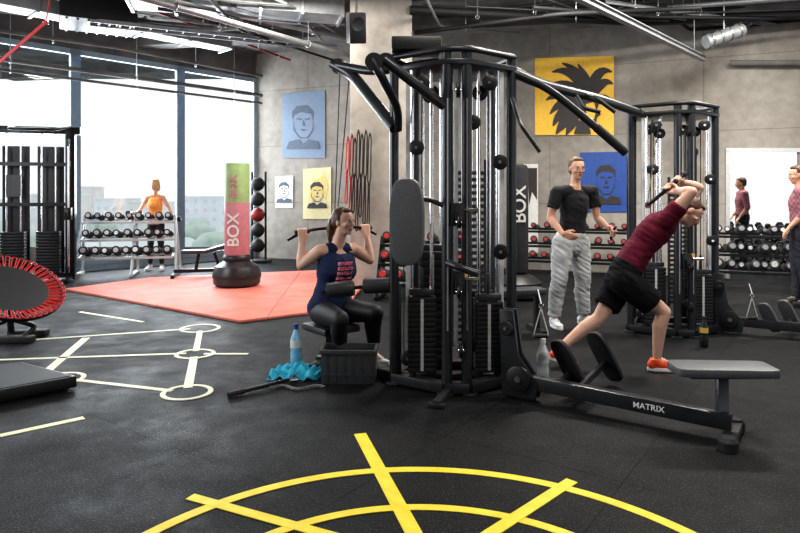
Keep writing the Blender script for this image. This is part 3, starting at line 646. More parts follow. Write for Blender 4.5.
MB().bar(V((c.x-.3,c.y-.15,.03)),V((c.x+.33,c.y-.15,.03)),.12,.06).build('foot',rubber,t,True,bevel=.015)
MB().bar(V((c.x-.05,c.y+.1,.03)),V((c.x+.3,c.y+.15,.03)),.12,.06).build('foot',rubber,t,True,bevel=.015)
MB().tube([c-nn*.03,V((c.x,c.y+.05,.06))],.03,10).build('strut',black,t,True)
pp=[G(77,389),G(-60,416),G(-60,383),G(22,374)]
r=thing('step_platform','low flat black platform on the floor at the left edge','platform',(pp[0].x,pp[0].y,0))
f=[p+V((0,0,.095)) for p in pp]; MB().prism(f,[p+V((0,0,.012)) for p in pp]).build('platform_body',plastic,r,True,bevel=.012)
f=[p.lerp(pp[1].lerp(pp[3],.5),.06)+V((0,0,.099)) for p in pp]; MB().prism(f,[p-V((0,0,.008)) for p in f]).build('rubber_top',rubber,r,True)
for p in pp: q=p.lerp(pp[1].lerp(pp[3],.5),.15); MB().lathe(V((q.x,q.y,0)),[(.03,0),(.03,.02)],12).build('rubber_foot',rubber,r,True)
# ---------------------------------------------------------------- dumbbells & racks
def dumbbell(label,grp,endm,r=.07,L=.15,hexn=18):
    d=thing('dumbbell',label,'dumbbell',(0,0,0),0,grp)
    MB().tube([(0,-L/2,0),(0,L/2,0)],.015,10).build('handle',chrome,d)
    for s in (-1,1):
        m=MB(); m.lathe((0,s*(L/2+.0),0),[(r*.5,0),(r,.012),(r,.065),(r*.8,.075),(.01,.075)],hexn,(0,s,0)); h=m.build('head',rubber,d)
        m=MB(); m.lathe((0,s*(L/2+.074),0),[(r*.6,0),(r*.55,.004),(.01,.004)],16,(0,s,0)); m.build('end_cap',endm,h)
    return d
def rack(label,o,rz,w,tiers,fm,n,grpbase,ends,feet=.3,r=.07,hexn=18,splay=0.0,jit=0.0,mids=()):
    t=thing('dumbbell_rack',label,'rack',o,rz)
    zt=tiers[-1][1]; yt=tiers[-1][0]
    for s in (-1,1)+tuple(mids):
        m=MB(); x0=s*(w/2+splay); x1=s*w/2
        m.bar((x0,-feet*.9,.03),(x0,feet*.8,.03),.06,.05); m.bar((x0,-feet*.8,.04),(x1,yt+.02,zt+.08),.05,.045,(1,0,0)); m.bar((x0,feet*.7,.04),(x1,yt+.04,zt+.06),.05,.045,(1,0,0)); m.build('side_frame',fm,t,bevel=.006)
    R=rotz(rz)
    for k,(y,z) in enumerate(tiers):
        for yy,zz in ((y-.1,z-.04),(y+.1,z)): MB().bar((-w/2,yy,zz),(w/2,yy,zz),.03,.04).build('shelf_rail',fm,t)
        for s_ in range(3): MB().bar((-w/2+w*s_/2,y-.1,z-.04),(-w/2+w*s_/2,y+.1,z),.03,.03).build('saddle',fm,t)
        src=None; g=grpbase[k]; rr=r*(1.1-.1*k)
        for i in range(n):
            if src is None: d=src=dumbbell(g[0],g[1],ends,rr,.15,hexn)
            else: d=copy_tree(src)
            x=-w/2+.09+i*(w-.18)/(n-1)
            sc_=1-jit*((i*7+k*3)%5)/5
            d.scale=(sc_,1,sc_); d.location=V(o)+R@V((x,y+jit*.1*((i*5+k)%3-1),z+rr*sc_+.005)); d.rotation_euler=(-.2,0,rz+jit*.5*(((i*3+k)%5)-2)/2)
    return t
def groups(where):
    return [('round black dumbbell on the %s tier of the %s'%(t_,where),'dumbbells on the %s tier of the %s'%(t_,where)) for t_ in ('bottom','middle','top')]
p=P(129,197,10.9); rack('silver framed dumbbell rack in front of the woman in orange by the windows',(p.x,10.9,0),.22,1.5,[(-.14,.36),(-.02,.66),(.10,.96)],silver,9,groups('silver rack by the windows'),silver,.40,.068,18,.08,.15,(.12,))
RZ=math.atan2(BD.y,BD.x)
p=hit(572,BA+BN*.75,BD); rack('long black dumbbell rack behind the standing man',(p.x,p.y,0),RZ,1.9,[(-.12,.30),(.0,.55),(.12,.80)],black,9,groups('rack behind the standing man'),dred,.35,.06,18,0,.25)
p=hit(762,BA+BN*.7,BD); rack('black dumbbell rack standing under the wall mirror',(p.x,p.y,0),RZ,1.4,[(-.16,.24),(-.04,.50),(.08,.78)],black,9,groups('rack under the mirror'),steel,.35,.075,6,0,.4)
p=P(424,197,8.3); rack('black rack of red capped dumbbells seen behind the main tower',(p.x,8.3,0),-.2,1.2,[(-.12,.25),(.0,.5),(.12,.75)],black,6,groups('rack behind the main tower'),red,.3)
# ---------------------------------------------------------------- punching bags
p=G(237,287.5); t=thing('punching_bag','free standing green topped pink punching bag on the mat','punching bag',(p.x,p.y,.03))
MB().lathe((0,0,0),[(.30,0),(.345,.04),(.355,.2),(.32,.30),(.22,.36),(.17,.40)],36).build('base',baseg,t)
MB().lathe((0,0,.13),[(.358,0),(.364,.03),(.358,.06)],36).build('base_band',plastic,t)
MB().lathe((0,0,.38),[(.2,0),(.21,.03),(.21,.06),(.19,.09)],30).build('collar',plastic,t)
MB().lathe((0,0,.46),[(.17,0),(.185,.02),(.185,.80)],32).build('lower_cover',pinkv,t)
MB().lathe((0,0,1.26),[(.186,0),(.186,.57),(.178,.585)],32).build('upper_cover',lime,t)
text('lettering','BOX',.24,white_p,t,V((p.x,p.y-.189,.03+.85)),(0,0,1),(-1,0,0),.004)
text('lettering','BOX',.17,pinkv,t,V((p.x,p.y-.190,.03+1.50)),(0,0,1),(-1,0,0),.004)
p=P(519,197,8.4); t=thing('punching_bag','black standing bag with white lettering right of the main tower','punching bag',(p.x,8.4,0))
MB().lathe((0,0,0),[(.26,0),(.30,.04),(.30,.22),(.2,.3),(.1,.34)],30).build('base',plastic,t)
MB().lathe((0,0,.33),[(.08,0),(.125,.03),(.125,1.42),(.1,1.47),(.04,1.49)],30).build('cover',tee,t)
text('lettering','BOX',.24,white_p,t,V((p.x-.01,8.4-.128,1.27)),(0,0,1),(-1,0,0),.004)
p=G(202,278); t=thing('weight_bench','black adjustable bench standing left of the punching bag','bench',(p.x,p.y,.03),.25)
MB().bar((-.45,0,.1),(.45,0,.1),.07,.06).build('beam',black,t,bevel=.008)
for x in (-.45,.45): MB().bar((x,-.25,.03),(x,.25,.03),.06,.06).build('foot',black,t,bevel=.008)
MB().bar((-.1,0,.1),(-.05,0,.38),.05,.06,(0,1,0)).build('support',black,t); MB().bar((.3,0,.1),(.2,0,.4),.05,.06,(0,1,0)).build('support',black,t)
pad(V((-.12,0,.42)),(1,0,.0),(0,1,0),.22,.14,.06,'seat_pad',vinyl,t,False,sq=5)
pad(V((.35,0,.5)),(1,0,.28),(0,1,0),.32,.14,.06,'back_pad',vinyl,t,False,sq=5)
p=P(259,197,13.0); t=thing('ball_stand','black stand holding dark and red balls beside the window corner','ball stand',(p.x,13.0,0))
for x in (-.14,.14): MB().bar((x,0,0),(x,0,1.9),.04,.04,(0,1,0)).build('post',black,t)
MB().box((0,0,.03),(.45,.45,.06)).build('base',black,t,bevel=.01)
for z in (.3,.62,.94,1.26,1.58): MB().torus((0,-.12,z),.11,.012).build('ring_holder',black,t)
for k,z in enumerate((.3,.62,.94,1.26,1.58)):
    mt=(rubber,rubber,dred,rubber,rubber)[k]
    b=thing('medicine_ball',('black ball lowest on the stand by the window corner','black ball second lowest on the stand','red ball in the middle of the stand','black ball above the red one on the stand','black ball on top of the stand')[k],'ball',(p.x,12.88,z+.0),0,None)
    m=MB(); m.ell((0,0,.06),.14,None,20,14); m.build('shell',mt,b); m=MB(); m.torus((0,0,.06),.14,.004,(0,1,0)); m.build('seam',plastic,b)
bands=[(346,137,205,red,'red looped band hanging leftmost on the column'),(350,134,222,dred,'dark red looped band second from the left on the column'),(353,138,214,rubber,'shortest black band, next to the dark red one'),
 (356.5,130,232,plastic,'long black looped band third from the right on the column'),(360,134,218,rubber,'black looped band in the middle of the black bundle'),(364,130,226,plastic,'black looped band second from the right of the bundle'),(368,133,236,rubber,'rightmost black band, partly behind the tower arm')]
for k,(px,y0,y1,mt,l) in enumerate(bands):
    a=P(px+2,y0,9.28-.025*(k%4)); b=P(px,y1,9.28-.025*(k%4)); r=thing('resistance_band',l,'exercise band',a)
    w=.018; MB().tube(rnd([a+V((0,.0,0)),a+V((-w,0,-.08)),a.lerp(b,.45)+V((-w*1.3,0,0)),a.lerp(b,.5)+V((-w*.3,0,0)),b+V((-w,0,.06)),b+V((0,0,0)),b+V((w,0,.06)),a.lerp(b,.5)+V((w*.3,0,0)),a.lerp(b,.45)+V((w*1.3,0,0)),a+V((w,0,-.08)),a],.04),.0095,8).build('loop',mt,r,True)
    MB().ell(a.lerp(b,.5),(.022,.02,.03)).build('knot',mt,r,True)
    MB().tube([a+V((0,-.03,.0)),V((a.x,9.42,a.z))],.008,8).build('hook',chrome,r,True)
# ---------------------------------------------------------------- floor items near crate
p0=G(322,382);p1=G(376,386); c=(p0+p1)/2; t=thing('plastic_crate','open dark grey plastic crate beside the seated woman','crate',(c.x,c.y+.10,0),-.04)
w,dp,h=.385,.21,.25
MB().box((0,0,.01),(w,dp,.02)).build('bottom',crate_m,t)
for s in (-1,1):
    MB().box((0,s*dp/2,h/2),(w,.014,h)).build('long_side',crate_m,t,bevel=.004); MB().box((s*w/2,0,h/2),(.014,dp,h)).build('short_side',crate_m,t,bevel=.004)
m=MB()
for s in (-1,1): m.box((0,s*(dp/2+.008),h-.015),(w+.03,.02,.03)); m.box((s*(w/2+.008),0,h-.015),(.02,dp+.03,.03))
m.build('rim',crate_m,t,bevel=.004)
m=MB()
for k in range(6): m.box((-w/2+.035+k*(w-.07)/5,-dp/2-.009,h/2-.01),(.01,.008,h-.05))
m.box((0,-dp/2-.009,.07),(w-.02,.008,.01)); m.build('ribs',crate_m,t)
def bottle(label,p,s,bm_,cm,lm):
    t=thing('water_bottle',label,'bottle',(p.x,p.y,0)); S=lambda L:[(a*s,b*s) for a,b in L]
    MB().lathe((0,0,0),S([(.034,0),(.038,.01),(.038,.10),(.034,.12),(.038,.14),(.038,.2),(.016,.25),(.014,.265)]),20).build('bottle_body',bm_,t)
    MB().lathe((0,0,.262*s),S([(.018,0),(.018,.03),(.012,.035)]),16).build('cap',cm,t); MB().lathe((0,0,.14*s),S([(.0388,0),(.0388,.05)]),20).build('label_band',lm,t)
bottle('translucent blue water bottle standing beside the turquoise towel',G(296,368),1.2,bottlem,blue_r,white_p)
bottle('clear water bottle on the floor by the nearer rowing station',G(543,384),1.15,clearm,whitep,white_p)
bottle('small dark bottle with gold band by the far tower',G(704,347),.95,plastic,plastic,gold)
c=G(297,376); m=MB(); n=26; vs=[];fs=[]
for i in range(n+1):
    for j in range(n+1):
        u=i/n*2-1; v=j/n*2-1; rr=math.sqrt(u*u+v*v)
        z=max(.004,.07*max(0,1-rr*.8)+.024*math.sin(u*11+v*5)+.018*math.cos(v*14-u*6)+.01)
        vs.append((c.x+u*.19+.02*math.sin(v*7),c.y+v*.12+.02*math.sin(u*8),z))
for i in range(n):
    for j in range(n): a=i*(n+1)+j; fs.append((a,a+n+1,a+n+2,a+1))
m.add(vs,fs); tw=m.build('towel',turq); tag(tw,'crumpled turquoise towel on the floor beside the crate','towel'); md=tw.modifiers.new('s','SOLIDIFY'); md.thickness=.006
c=G(300,389); r=thing('chain','dark metal chain lying in front of the towel','chain',(c.x,c.y,0))
for k in range(26):
    t_=k/25; p=c+V((-.20+.36*t_,.04*math.sin(t_*9),.012+.004*(k%2))); d=V((1,.45*math.cos(t_*9),0)).normalized(); s=V((-d.y,d.x,0)) if k%2 else V((0,0,1))
    MB().tube([p+d*.016*math.cos(a)+ (s*.009*math.sin(a)) for a in [2*math.pi*q/10 for q in range(11)]],.0032,6).build('link',steel,r,True)
a=G(228,395,.02);b=G(288,380,.03)
r=thing('straight_bar','short black bar with end grip lying on the floor','bar',(a.x,a.y,0)); MB().tube([a,b],.014,12).build('shaft',black,r,True); MB().tube([a,a.lerp(b,.25)],.019,12).build('grip',rubber,r,True)
MB().tube([b+V((.01,.0,0)),b+V((.06,.03,-.005))],.02,12).build('collar',chrome,r,True)
p=G(530,333); t=thing('flat_bench','low black flat bench behind the main tower at its right','bench',(p.x-.12,p.y,0),.2)
pad(V((0,0,.42)),(1,0,0),(0,1,0),.28,.13,.06,'bench_pad',vinyl,t,False,sq=6)
for x in (-.2,.2): MB().bar((x,0,.39),(x,0,.03),.05,.05,(0,1,0)).build('leg',black,t); MB().bar((x,-.2,.025),(x,.2,.025),.06,.05).build('foot',black,t)
# ---------------------------------------------------------------- people
def grip(mb,w,c,a,br,flip,side):
    a=a.normalized(); d=(c-w); d=(d-a*d.dot(a)).normalized(); n=a.cross(d)*flip
    for k,o in enumerate([-.031,-.0105,.0105,.031]):
        idx=o*side; mc=c+n*(br+.011)+d*.006+a*idx
        mb.cap(w+a*idx*.55+n*.006,mc,.0155,.0115,8)
        q=[mc]; last=(205,235,240,222)[k]
        for th in (62,118,170,last):
            t=math.radians(th); q.append(c+a*idx*.97+(n*math.cos(t)+d*math.sin(t))*(br+.0095))
        rs=[.0105,.0098,.009,.0085,.0078]
        for i in range(4): mb.cap(q[i],q[i+1],rs[i],rs[i+1],8)
    s=side
    q=[w+d*.02+a*s*.024,c-d*.022+a*s*.047-n*.004,c-n*(br+.010)-d*.012+a*s*.036,c-n*(br+.008)+d*.012+a*s*.016]
    for i,(r0,r1) in enumerate(((.016,.013),(.013,.011),(.011,.0095))): mb.cap(q[i],q[i+1],r0,r1,8)
def relaxed(mb,w,d,pn,s):
    d=d.normalized(); s=(s-d*s.dot(d)).normalized(); pn=(pn-d*pn.dot(d)-s*pn.dot(s)).normalized()
    lens=(.070,.080,.074,.058)
    for k,o in enumerate((.031,.0105,-.0105,-.031)):
        kn=w+d*(.092-.006*abs(k-1))+s*o
        mb.cap(w+s*o*.6+d*.01,kn,.0155,.0125,8); L=lens[k]
        p1=kn+(d*.93+pn*.35)*L*.42; p2=p1+(d*.75+pn*.66)*L*.32; p3=p2+(d*.5+pn*.86)*L*.26
        mb.cap(kn,p1,.0105,.0095,8); mb.cap(p1,p2,.0095,.0088,8); mb.cap(p2,p3,.0088,.0078,8)
    q=[w+d*.018+s*.02,w+d*.05+s*.05+pn*.012,w+d*.08+s*.06+pn*.022,w+d*.1+s*.055+pn*.03]
    for i,(r0,r1) in enumerate(((.017,.0135),(.0125,.011),(.011,.0095))): mb.cap(q[i],q[i+1],r0,r1,8)
def ringp(c,rt,fw,hw,hd,n=24):
    o=[]
    for k in range(n):
        t=2*math.pi*k/n; ct,st=math.cos(t),math.sin(t); e=2/2.3
        o.append(c+rt*hw*abs(ct)**e*(1 if ct>0 else -1)+fw*hd*abs(st)**e*(1 if st>0 else -1))
    return o
def torso_rings(J,off,t0,t1,prof,s):
    pel,che=J['pel'],J['che']; up=(che-pel)
    hr=(J['hipR']-J['hipL']).normalized(); sr=(J['shR']-J['shL']).normalized()
    bend=J.get('bend',V((0,0,0))); out=[]; N=16
    for i in range(N+1):
        t=t0+(t1-t0)*i/N; k=0
        while k<len(prof)-2 and t>prof[k+1][0]: k+=1
        u=(t-prof[k][0])/(prof[k+1][0]-prof[k][0]); u=max(0,min(1,u)); u=u*u*(3-2*u)
        hw,hd,fo=[prof[k][q]*(1-u)+prof[k+1][q]*u for q in (1,2,3)]
        tt=max(0,min(1,t)); r_=(hr*(1-tt)+sr*tt).normalized(); r_=(r_-up.normalized()*r_.dot(up.normalized())).normalized(); f_=up.normalized().cross(r_)
        c=pel+up*t+f_*fo*s+bend*math.sin(math.pi*tt)
        out.append(ringp(c,r_,f_,(hw*s+off),(hd*s+off)))
    return out
MALE=[(-.22,.08,.07,0),(-.1,.15,.105,-.01),(.05,.160,.112,-.012),(.3,.146,.102,0),(.48,.140,.098,.008),(.72,.166,.115,.006),(.88,.172,.105,-.004),(.98,.135,.08,-.008),(1.07,.07,.06,-.006),(1.14,.055,.055,0)]
FEM=[(-.22,.08,.07,0),(-.1,.165,.12,-.015),(.05,.178,.125,-.018),(.3,.142,.102,0),(.48,.125,.090,.006),(.66,.145,.128,.026),(.76,.146,.122,.022),(.87,.145,.1,.004),(.98,.12,.072,-.006),(1.07,.06,.052,-.006),(1.14,.048,.048,0)]
def head(mb,c,f,u,s=1,fem=False):
    f=f.normalized(); u=(u-f*u.dot(f)).normalized(); r=f.cross(u); M=axes(r,f,u); j=.88 if fem else 1
    def L(x,y,z): return c+(r*x+f*y+u*z)*s
    mb.ell(L(0,-.012,.030),(.073*s,.093*s,.086*s),M,20,14)
    mb.ell(L(0,.020,-.022),(.062*s,.066*s,.062*s),M,20,14); mb.ell(L(0,.028,-.060),(.047*j*s,.052*s,.045*s),M,18,12)
    mb.ell(L(0,.062,-.088),(.022*j*s,.018*s,.016*s),M)
    mb.cap(L(-.030,.075,.026),L(.030,.075,.026),.009*s,.009*s,8)
    mb.tube([L(0,.082,.018),L(0,.100,-.018),L(0,.100,-.028)],[.006*s,.010*j*s,.009*s],10); mb.ell(L(0,.096,-.026),(.0145*j*s,.011*s,.008*s),M)
    mb.ell(L(0,.074,-.054),(.026*s,.012*s,.014*s),M)
    for k in (-1,1):
        mb.ell(L(k*.073,-.008,-.004),(.009*s,.019*s,.031*s),M); mb.ell(L(k*.036,.060,-.018),(.022*s,.022*s,.020*s),M)
    return L,M,r,f,u
def face_parts(par,L,M,s,browm,glasses=False,fem=False):
    for k in (-1,1):
        e=MB().ell(L(k*.030,.0765,.006),(.0140*s,.0090*s,.0075*s),M,12,8).build('eye',eyew,par,True)
        MB().ell(L(k*.030,.0842,.006),(.0055*s,.0025*s,.0055*s),M,10,6).build('iris',iris,e,True)
        MB().tube([L(k*.015,.0835,.010),L(k*.03,.087,.0145),L(k*.046,.079,.009)],[.0014*s,.0020*s,.0016*s],6).build('eyelid',lidm,par,True)
        MB().tube([L(k*.013,.085,.027),L(k*.03,.086,.031),L(k*.050,.074,.025)],[.0022*s,.0028*s,.0016*s] if not fem else [.0014*s,.0018*s,.001*s],6).build('eyebrow',browm,par,True)
    MB().tube([L(-.023,.080,-.053),L(-.008,.0865,-.050),L(0,.0865,-.051),L(.008,.0865,-.050),L(.023,.080,-.053)],[.002*s,.0055*s,.0048*s,.0055*s,.002*s],8).build('lips',lipm,par,True)
    if glasses:
        m=MB()
        for k in (-1,1):
            m.tube([L(k*(.033)+.023*math.cos(a),.098,.004+.017*math.sin(a)) for a in [2*math.pi*q/14 for q in range(15)]],.0014,6)
            m.tube([L(k*.056,.097,.008),L(k*.078,.075,.008),L(k*.083,-.005,.006)],.0014,6)
        m.tube([L(-.010,.098,.007),L(.010,.098,.007)],.0014,6); m.build('glasses',glsm,par,True)
def shoe(par,ank,fd,mt,sm,s=1):
    fd=V(fd).normalized(); sd=fd.cross(V((0,0,1))).normalized(); up=sd.cross(fd).normalized(); M=axes(sd,fd,up)
    def L(x,y,z): return ank+(sd*x+fd*y+up*z)*s
    m=MB(); m.ell(L(0,-.035,-.04),(.036*s,.042*s,.042*s),M); m.ell(L(0,.03,-.035),(.038*s,.075*s,.042*s),M); m.ell(L(0,.10,-.05),(.043*s,.075*s,.028*s),M); m.tube([L(0,-.01,-.03),L(0,-.012,.012)],[.045*s,.043*s],16)
    o=m.build('shoe',mt,par,True,vox=.008,smooth=3)
    out=[]
    for k in range(24):
        t=2*math.pi*k/24; w=.041+.006*math.sin(t); out.append((w*math.cos(t),.05+.128*math.sin(t)))
    MB().prism([L(x,y,-.06) for x,y in out],[L(x,y,-.088) for x,y in out]).build('sole',sm,o,True,bevel=.006)
    m=MB()
    for k in range(4): m.tube([L(-.02,.04+.018*k,.008-.008*k),L(.0,.04+.018*k,.016-.008*k),L(.02,.04+.018*k,.008-.008*k)],.003*s,6)
    m.build('laces',whitep,o,True)
def person(label,J,hs,s,fem,skinm,vox,hair,hands,top,bottom,shoes,glasses=False):
    pel=(J['hipR']+J['hipL'])/2; J['pel']=pel; J['che']=(J['shR']+J['shL'])/2
    root=thing('person',label,'person',(pel.x,pel.y,0)); prof=FEM if fem else MALE; g=.92 if fem else 1.03
    up=(J['che']-pel).normalized(); b=MB(); b.loft(torso_rings(J,0,-.2,1.12,prof,s))
    hc=J['head']; b.cap(J['che']+up*.01,hc-J['hu'].normalized()*.06-J['hf'].normalized()*.02,.058*s*g,.052*s*g,16)
    L,M,r,f,u=head(b,hc,J['hf'],J['hu'],hs,fem)
    W_={}
    for sd in 'RL':
        sh,el=J['sh'+sd],J['el'+sd]; hd=hands[sd]
        if hd[0]=='grip':
            c=J['c'+sd]; w=c+(el-c).normalized()*.082*hs; a=hd[1]; nfl=hd[3]
            dd=(c-w); an=a.normalized(); dd=(dd-an*dd.dot(an)).normalized(); nn_=an.cross(dd)*nfl; w=w+nn_*.016
            grip(b,w,c,a,hd[2],nfl,hd[4])
        else:
            w=J['c'+sd]; relaxed(b,w,hd[1],hd[2],hd[3])
        W_[sd]=w; fa=el.lerp(w,.3)
        b.cap(J['che'].lerp(sh,.5),sh,.064*s*g,.056*s*g); b.cap(sh,sh.lerp(el,.45),.054*s*g,.053*s*g); b.cap(sh.lerp(el,.45),el,.053*s*g,.040*s*g)
        b.cap(el,fa,.040*s*g,.044*s*g); b.cap(fa,w,.044*s*g,.026*s*g)
        hp,kn,an=J['hip'+sd],J['kn'+sd],J['an'+sd]
        b.cap(hp,hp.lerp(kn,.35),.094*s,.086*s); b.cap(hp.lerp(kn,.35),kn,.086*s,.054*s)
        k2=kn.lerp(an,.3)-J['ft'+sd].normalized()*.018*s; b.cap(kn,k2,.053*s,.057*s); b.cap(k2,an+V((0,0,.02)),.056*s,.034*s)
        b.cap(an,an+J['ft'+sd].normalized()*.09*s-V((0,0,.045*s)),.034*s,.026*s)
    b.build('body',skinm,root,True,vox=vox,smooth=3)
    m=MB(); m.loft(torso_rings(J,.014,top['hem'],top.get('neck',1.03),prof,s))
    for sd in 'RL':
        sh,el=J['sh'+sd],J['el'+sd]; fr=top['sleeve']
        if fr>0:
            m.cap(J['che'].lerp(sh,.4),sh,.074*s*g,.067*s*g)
            m.tube([sh,sh.lerp(el,min(fr,1))],[.067*s*g,.069*s*g if fr<1 else .055*s*g],18)
            if fr>1: m.ell(el,.055*s*g); m.tube([el,el.lerp(W_[sd],fr-1)],[.055*s*g,.045*s*g],16)
        else:
            q=J['che'].lerp(sh,.58); m.cap(J['che'].lerp(sh,.3),q,.068*s*g,.062*s*g)
    tp=m.build(top['name'],top['mat'],root,True,vox=max(vox,.008),smooth=4,wr=.0055)
    m=MB(); m.loft(torso_rings(J,bottom.get('off',.016)*.8,-.2,.2,prof,s))
    for sd in 'RL':
        hp,kn,an=J['hip'+sd],J['kn'+sd],J['an'+sd]; e=bottom['off']; fr=bottom['len']
        m.ell(hp,(.094*s+e)); m.tube([hp,hp.lerp(kn,.35)],[.094*s+e,.088*s+e],20)
        if fr<1: m.tube([hp.lerp(kn,.35),hp.lerp(kn,fr)],[.088*s+e,(.088-.02*fr)*s+e*1.3],20)
        else:
            m.tube([hp.lerp(kn,.35),kn],[.088*s+e,.058*s+e],20); m.ell(kn,.058*s+e)
            k2=kn.lerp(an,.3)-J['ft'+sd].normalized()*.018*s; q=fr-1
            m.tube([kn,k2,kn.lerp(an,q)],[.057*s+e,.059*s+e,(.036+.02*(1-q))*s+e*1.2],18); m.ell(k2,.058*s+e)
    m.build(bottom['name'],bottom['mat'],root,True,vox=max(vox,.008),smooth=4,wr=.007 if bottom['off']>.012 else .0)
    for sd in 'RL': shoe(root,J['an'+sd],J['ft'+sd],shoes[0],shoes[1],hs*(.92 if fem else 1))
    h=MB()
    h.ell(L(0,-.030,.044),(.079*hs,.088*hs,.084*hs),M,20,14); h.ell(L(0,.024,.096),(.052*hs,.038*hs,.023*hs),M)
    h.ell(L(0,-.06,-.01),(.066*hs,.050*hs,.060*hs),M)
    if hair[1]=='pony':
        for k in (-1,1): h.ell(L(k*.066,-.024,.03),(.015*hs,.042*hs,.05*hs),M)
        h.ell(L(0,-.105,.02),(.04,.035,.04),M)
        h.cap(L(0,-.125,.01),L(.01,-.14,-.05),.032,.038); h.cap(L(.01,-.14,-.05),L(.03,-.125,-.17),.038,.016)
        h.cap(L(-.02,-.12,0),L(-.03,-.13,-.12),.018,.008); h.cap(L(.03,-.12,0),L(.05,-.12,-.13),.018,.008)
    if hair[1]=='bob':
        for k in (-1,1): h.ell(L(k*.066,-.02,-.02),(.02*hs,.05*hs,.08*hs),M)
        h.ell(L(0,-.07,-.05),(.06,.045,.08),M)
    h.build('hair',hair[0],root,True,vox=.006,smooth=2,wr=.003)
    face_parts(root,L,M,hs,hair[0],glasses=glasses,fem=fem)
    return root,J,tp
Y=6.6
J=dict(shR=P(557,192,Y-.12),shL=P(592,191,Y+.10),head=P(577,169,Y-.02),hf=V((.16,-1,-.07)),hu=V((.03,0,1)),
 elR=P(550,218,Y-.12),elL=P(597,218,Y+.06),cR=P(563,234,Y-.30),cL=P(613,233,Y-.10),
 hipR=P(563,243,Y-.06),hipL=P(579,243,Y+.05),knR=P(559,281,Y-.12),knL=P(583,281,Y+.04),anR=P(554,317.5,Y-.06),anL=P(584,317.0,Y+.08),ftR=V((.2,-1,0)),ftL=V((.8,-.8,0)))
J['anR'].z=.09; J['anL'].z=.09
hgr=J['cL']; ax1=V((.25,-.35,1))
person('man in black t-shirt and light grey sweatpants standing between the towers',J,1.03,.93,False,skin,.007,(hairk,'short'),
 {'R':('rel',V((.8,-.35,-.25)),V((-.2,.6,-.6)),V((0,-.3,1))),'L':('grip',ax1,.014,1,1)},
 dict(name='t_shirt',mat=tee,hem=-.06,sleeve=.62),dict(name='trousers',mat=camo,off=.026,len=1.93),(shoew,whitep),glasses=True)
r=thing('hand_grip','short black grip held by the standing man','grip',hgr); aa=ax1.normalized()
MB().tube([hgr-aa*.07,hgr+aa*.07],.0135,12).build('sleeve',rubber,r,True)
for s in (-1,1): MB().lathe(hgr+aa*s*.07,[(.018,0),(.018,.01)],12,aa*s).build('end_cap',chrome,r,True)
# --- lunging man
Y=5.0
ropeax=V((.75,.12,.62))
J=dict(shR=P(666,221,Y-.16),shL=P(672,216,Y+.16),head=P(690,213,Y+.0),hf=V((.62,-.32,-.70)),hu=V((.75,0,.66)),
 elR=P(692,192,Y-.25),elL=P(699,188,Y+.22),cR=P(668,188,Y-.05),cL=P(677,181,Y+.06),
 hipR=P(624,281,Y-.09),hipL=P(623,280,Y+.09),knR=P(664,312,Y-.13),knL=P(599,318,Y+.03),anR=P(657,359,Y-.12),anL=P(560,351,Y),ftR=V((1,-.12,0)),ftL=V((.9,0,-.30)),bend=V((-.04,0,.035)))
J['anR'].z=.09; J['anL'].z=.125
person('man in maroon t-shirt and black shorts lunging with arms bent overhead',J,.99,.98,False,skin2,.0065,(hairb,'short'),
 {'R':('grip',ropeax,.015,-1,1),'L':('grip',ropeax,.015,-1,1)},
 dict(name='t_shirt',mat=maroon,hem=-.02,sleeve=.55),dict(name='shorts',mat=cot,off=.024,len=.72),(shoeo,whitep))
r=thing('pulling_rope','thick black pulling rope held behind the head of the lunging man','rope',J['cR']); ra=ropeax.normalized()
rg=P(648,205,Y+.14)
for c in (J['cR'],J['cL']):
    MB().tube(rnd([c+ra*.07,c-ra*.07,rg],.06),.015,10).build('rope_strand',rubber,r,True); MB().ell(c+ra*.085,.023).build('rope_knob',rubber,r,True)
MB().torus(rg,.022,.006,(0,1,0)).build('ring',chrome,r,True)
MB().tube([rg+V((0,.02,.05)),L2+V((-.26,-.25,2.14))],.0045,6).build('cable',rubber,t2,True)
# --- seated woman
Y=5.1; pel=P(331,311,Y); pel.z=.435; mid_=P(337,250,Y); fr=V((.6,-.8,0)); rt_=V((-.8,-.6,0))
J=dict(shR=mid_+rt_*.165,shL=mid_-rt_*.165,head=P(344,222,Y-.03),hf=V((.80,-.60,-.04)),hu=V((0,0,1)),
 elR=P(301,266,Y-.06),elL=P(370,260,Y+.10),cR=ga,cL=gb,hipR=pel+rt_*.09,hipL=pel-rt_*.09)
J['knR']=J['hipR']+V((.19,-.36,.01)); J['knL']=J['hipL']+V((.30,-.27,.02))
J['anR']=V((J['knR'].x-.02,J['knR'].y+.20,.09)); J['anL']=V((J['knL'].x-.02,J['knL'].y+.15,.09)); J['ftR']=V((.7,-.7,0)); J['ftL']=V((.85,-.5,0))
rt,JJ,tp=person('woman in navy tank top seated and pulling the bar down',J,.98,1.02,True,skin2,.0065,(hairb,'pony'),
 {'R':('grip',dv,.0165,1,1),'L':('grip',dv,.0165,1,-1)},
 dict(name='tank_top',mat=navy,hem=-.05,sleeve=0,neck=.95),dict(name='leggings',mat=leg,off=.008,len=1.7),(shoew,whitep))
random.seed(3)
for i in range(6):
    m=MB(); hw_=.07-.004*abs(i-2); x=-hw_; cz=J['pel'].lerp(J['che'],.80-.075*i)+fr*((.152,.160,.158,.146,.132,.124)[i])
    while x<hw_:
        w=random.uniform(.008,.015)
        m.box(cz-rt_*x,(w*.4,.026,.026),axes(-rt_,fr,V((0,0,1)))); m.box(cz-rt_*(x+w*.5)+V((0,0,random.choice((-.010,0,.010)))),(w,.026,.006),axes(-rt_,fr,V((0,0,1))))
        x+=w+.006
    m.build('shirt_print',pinkp,tp,True)
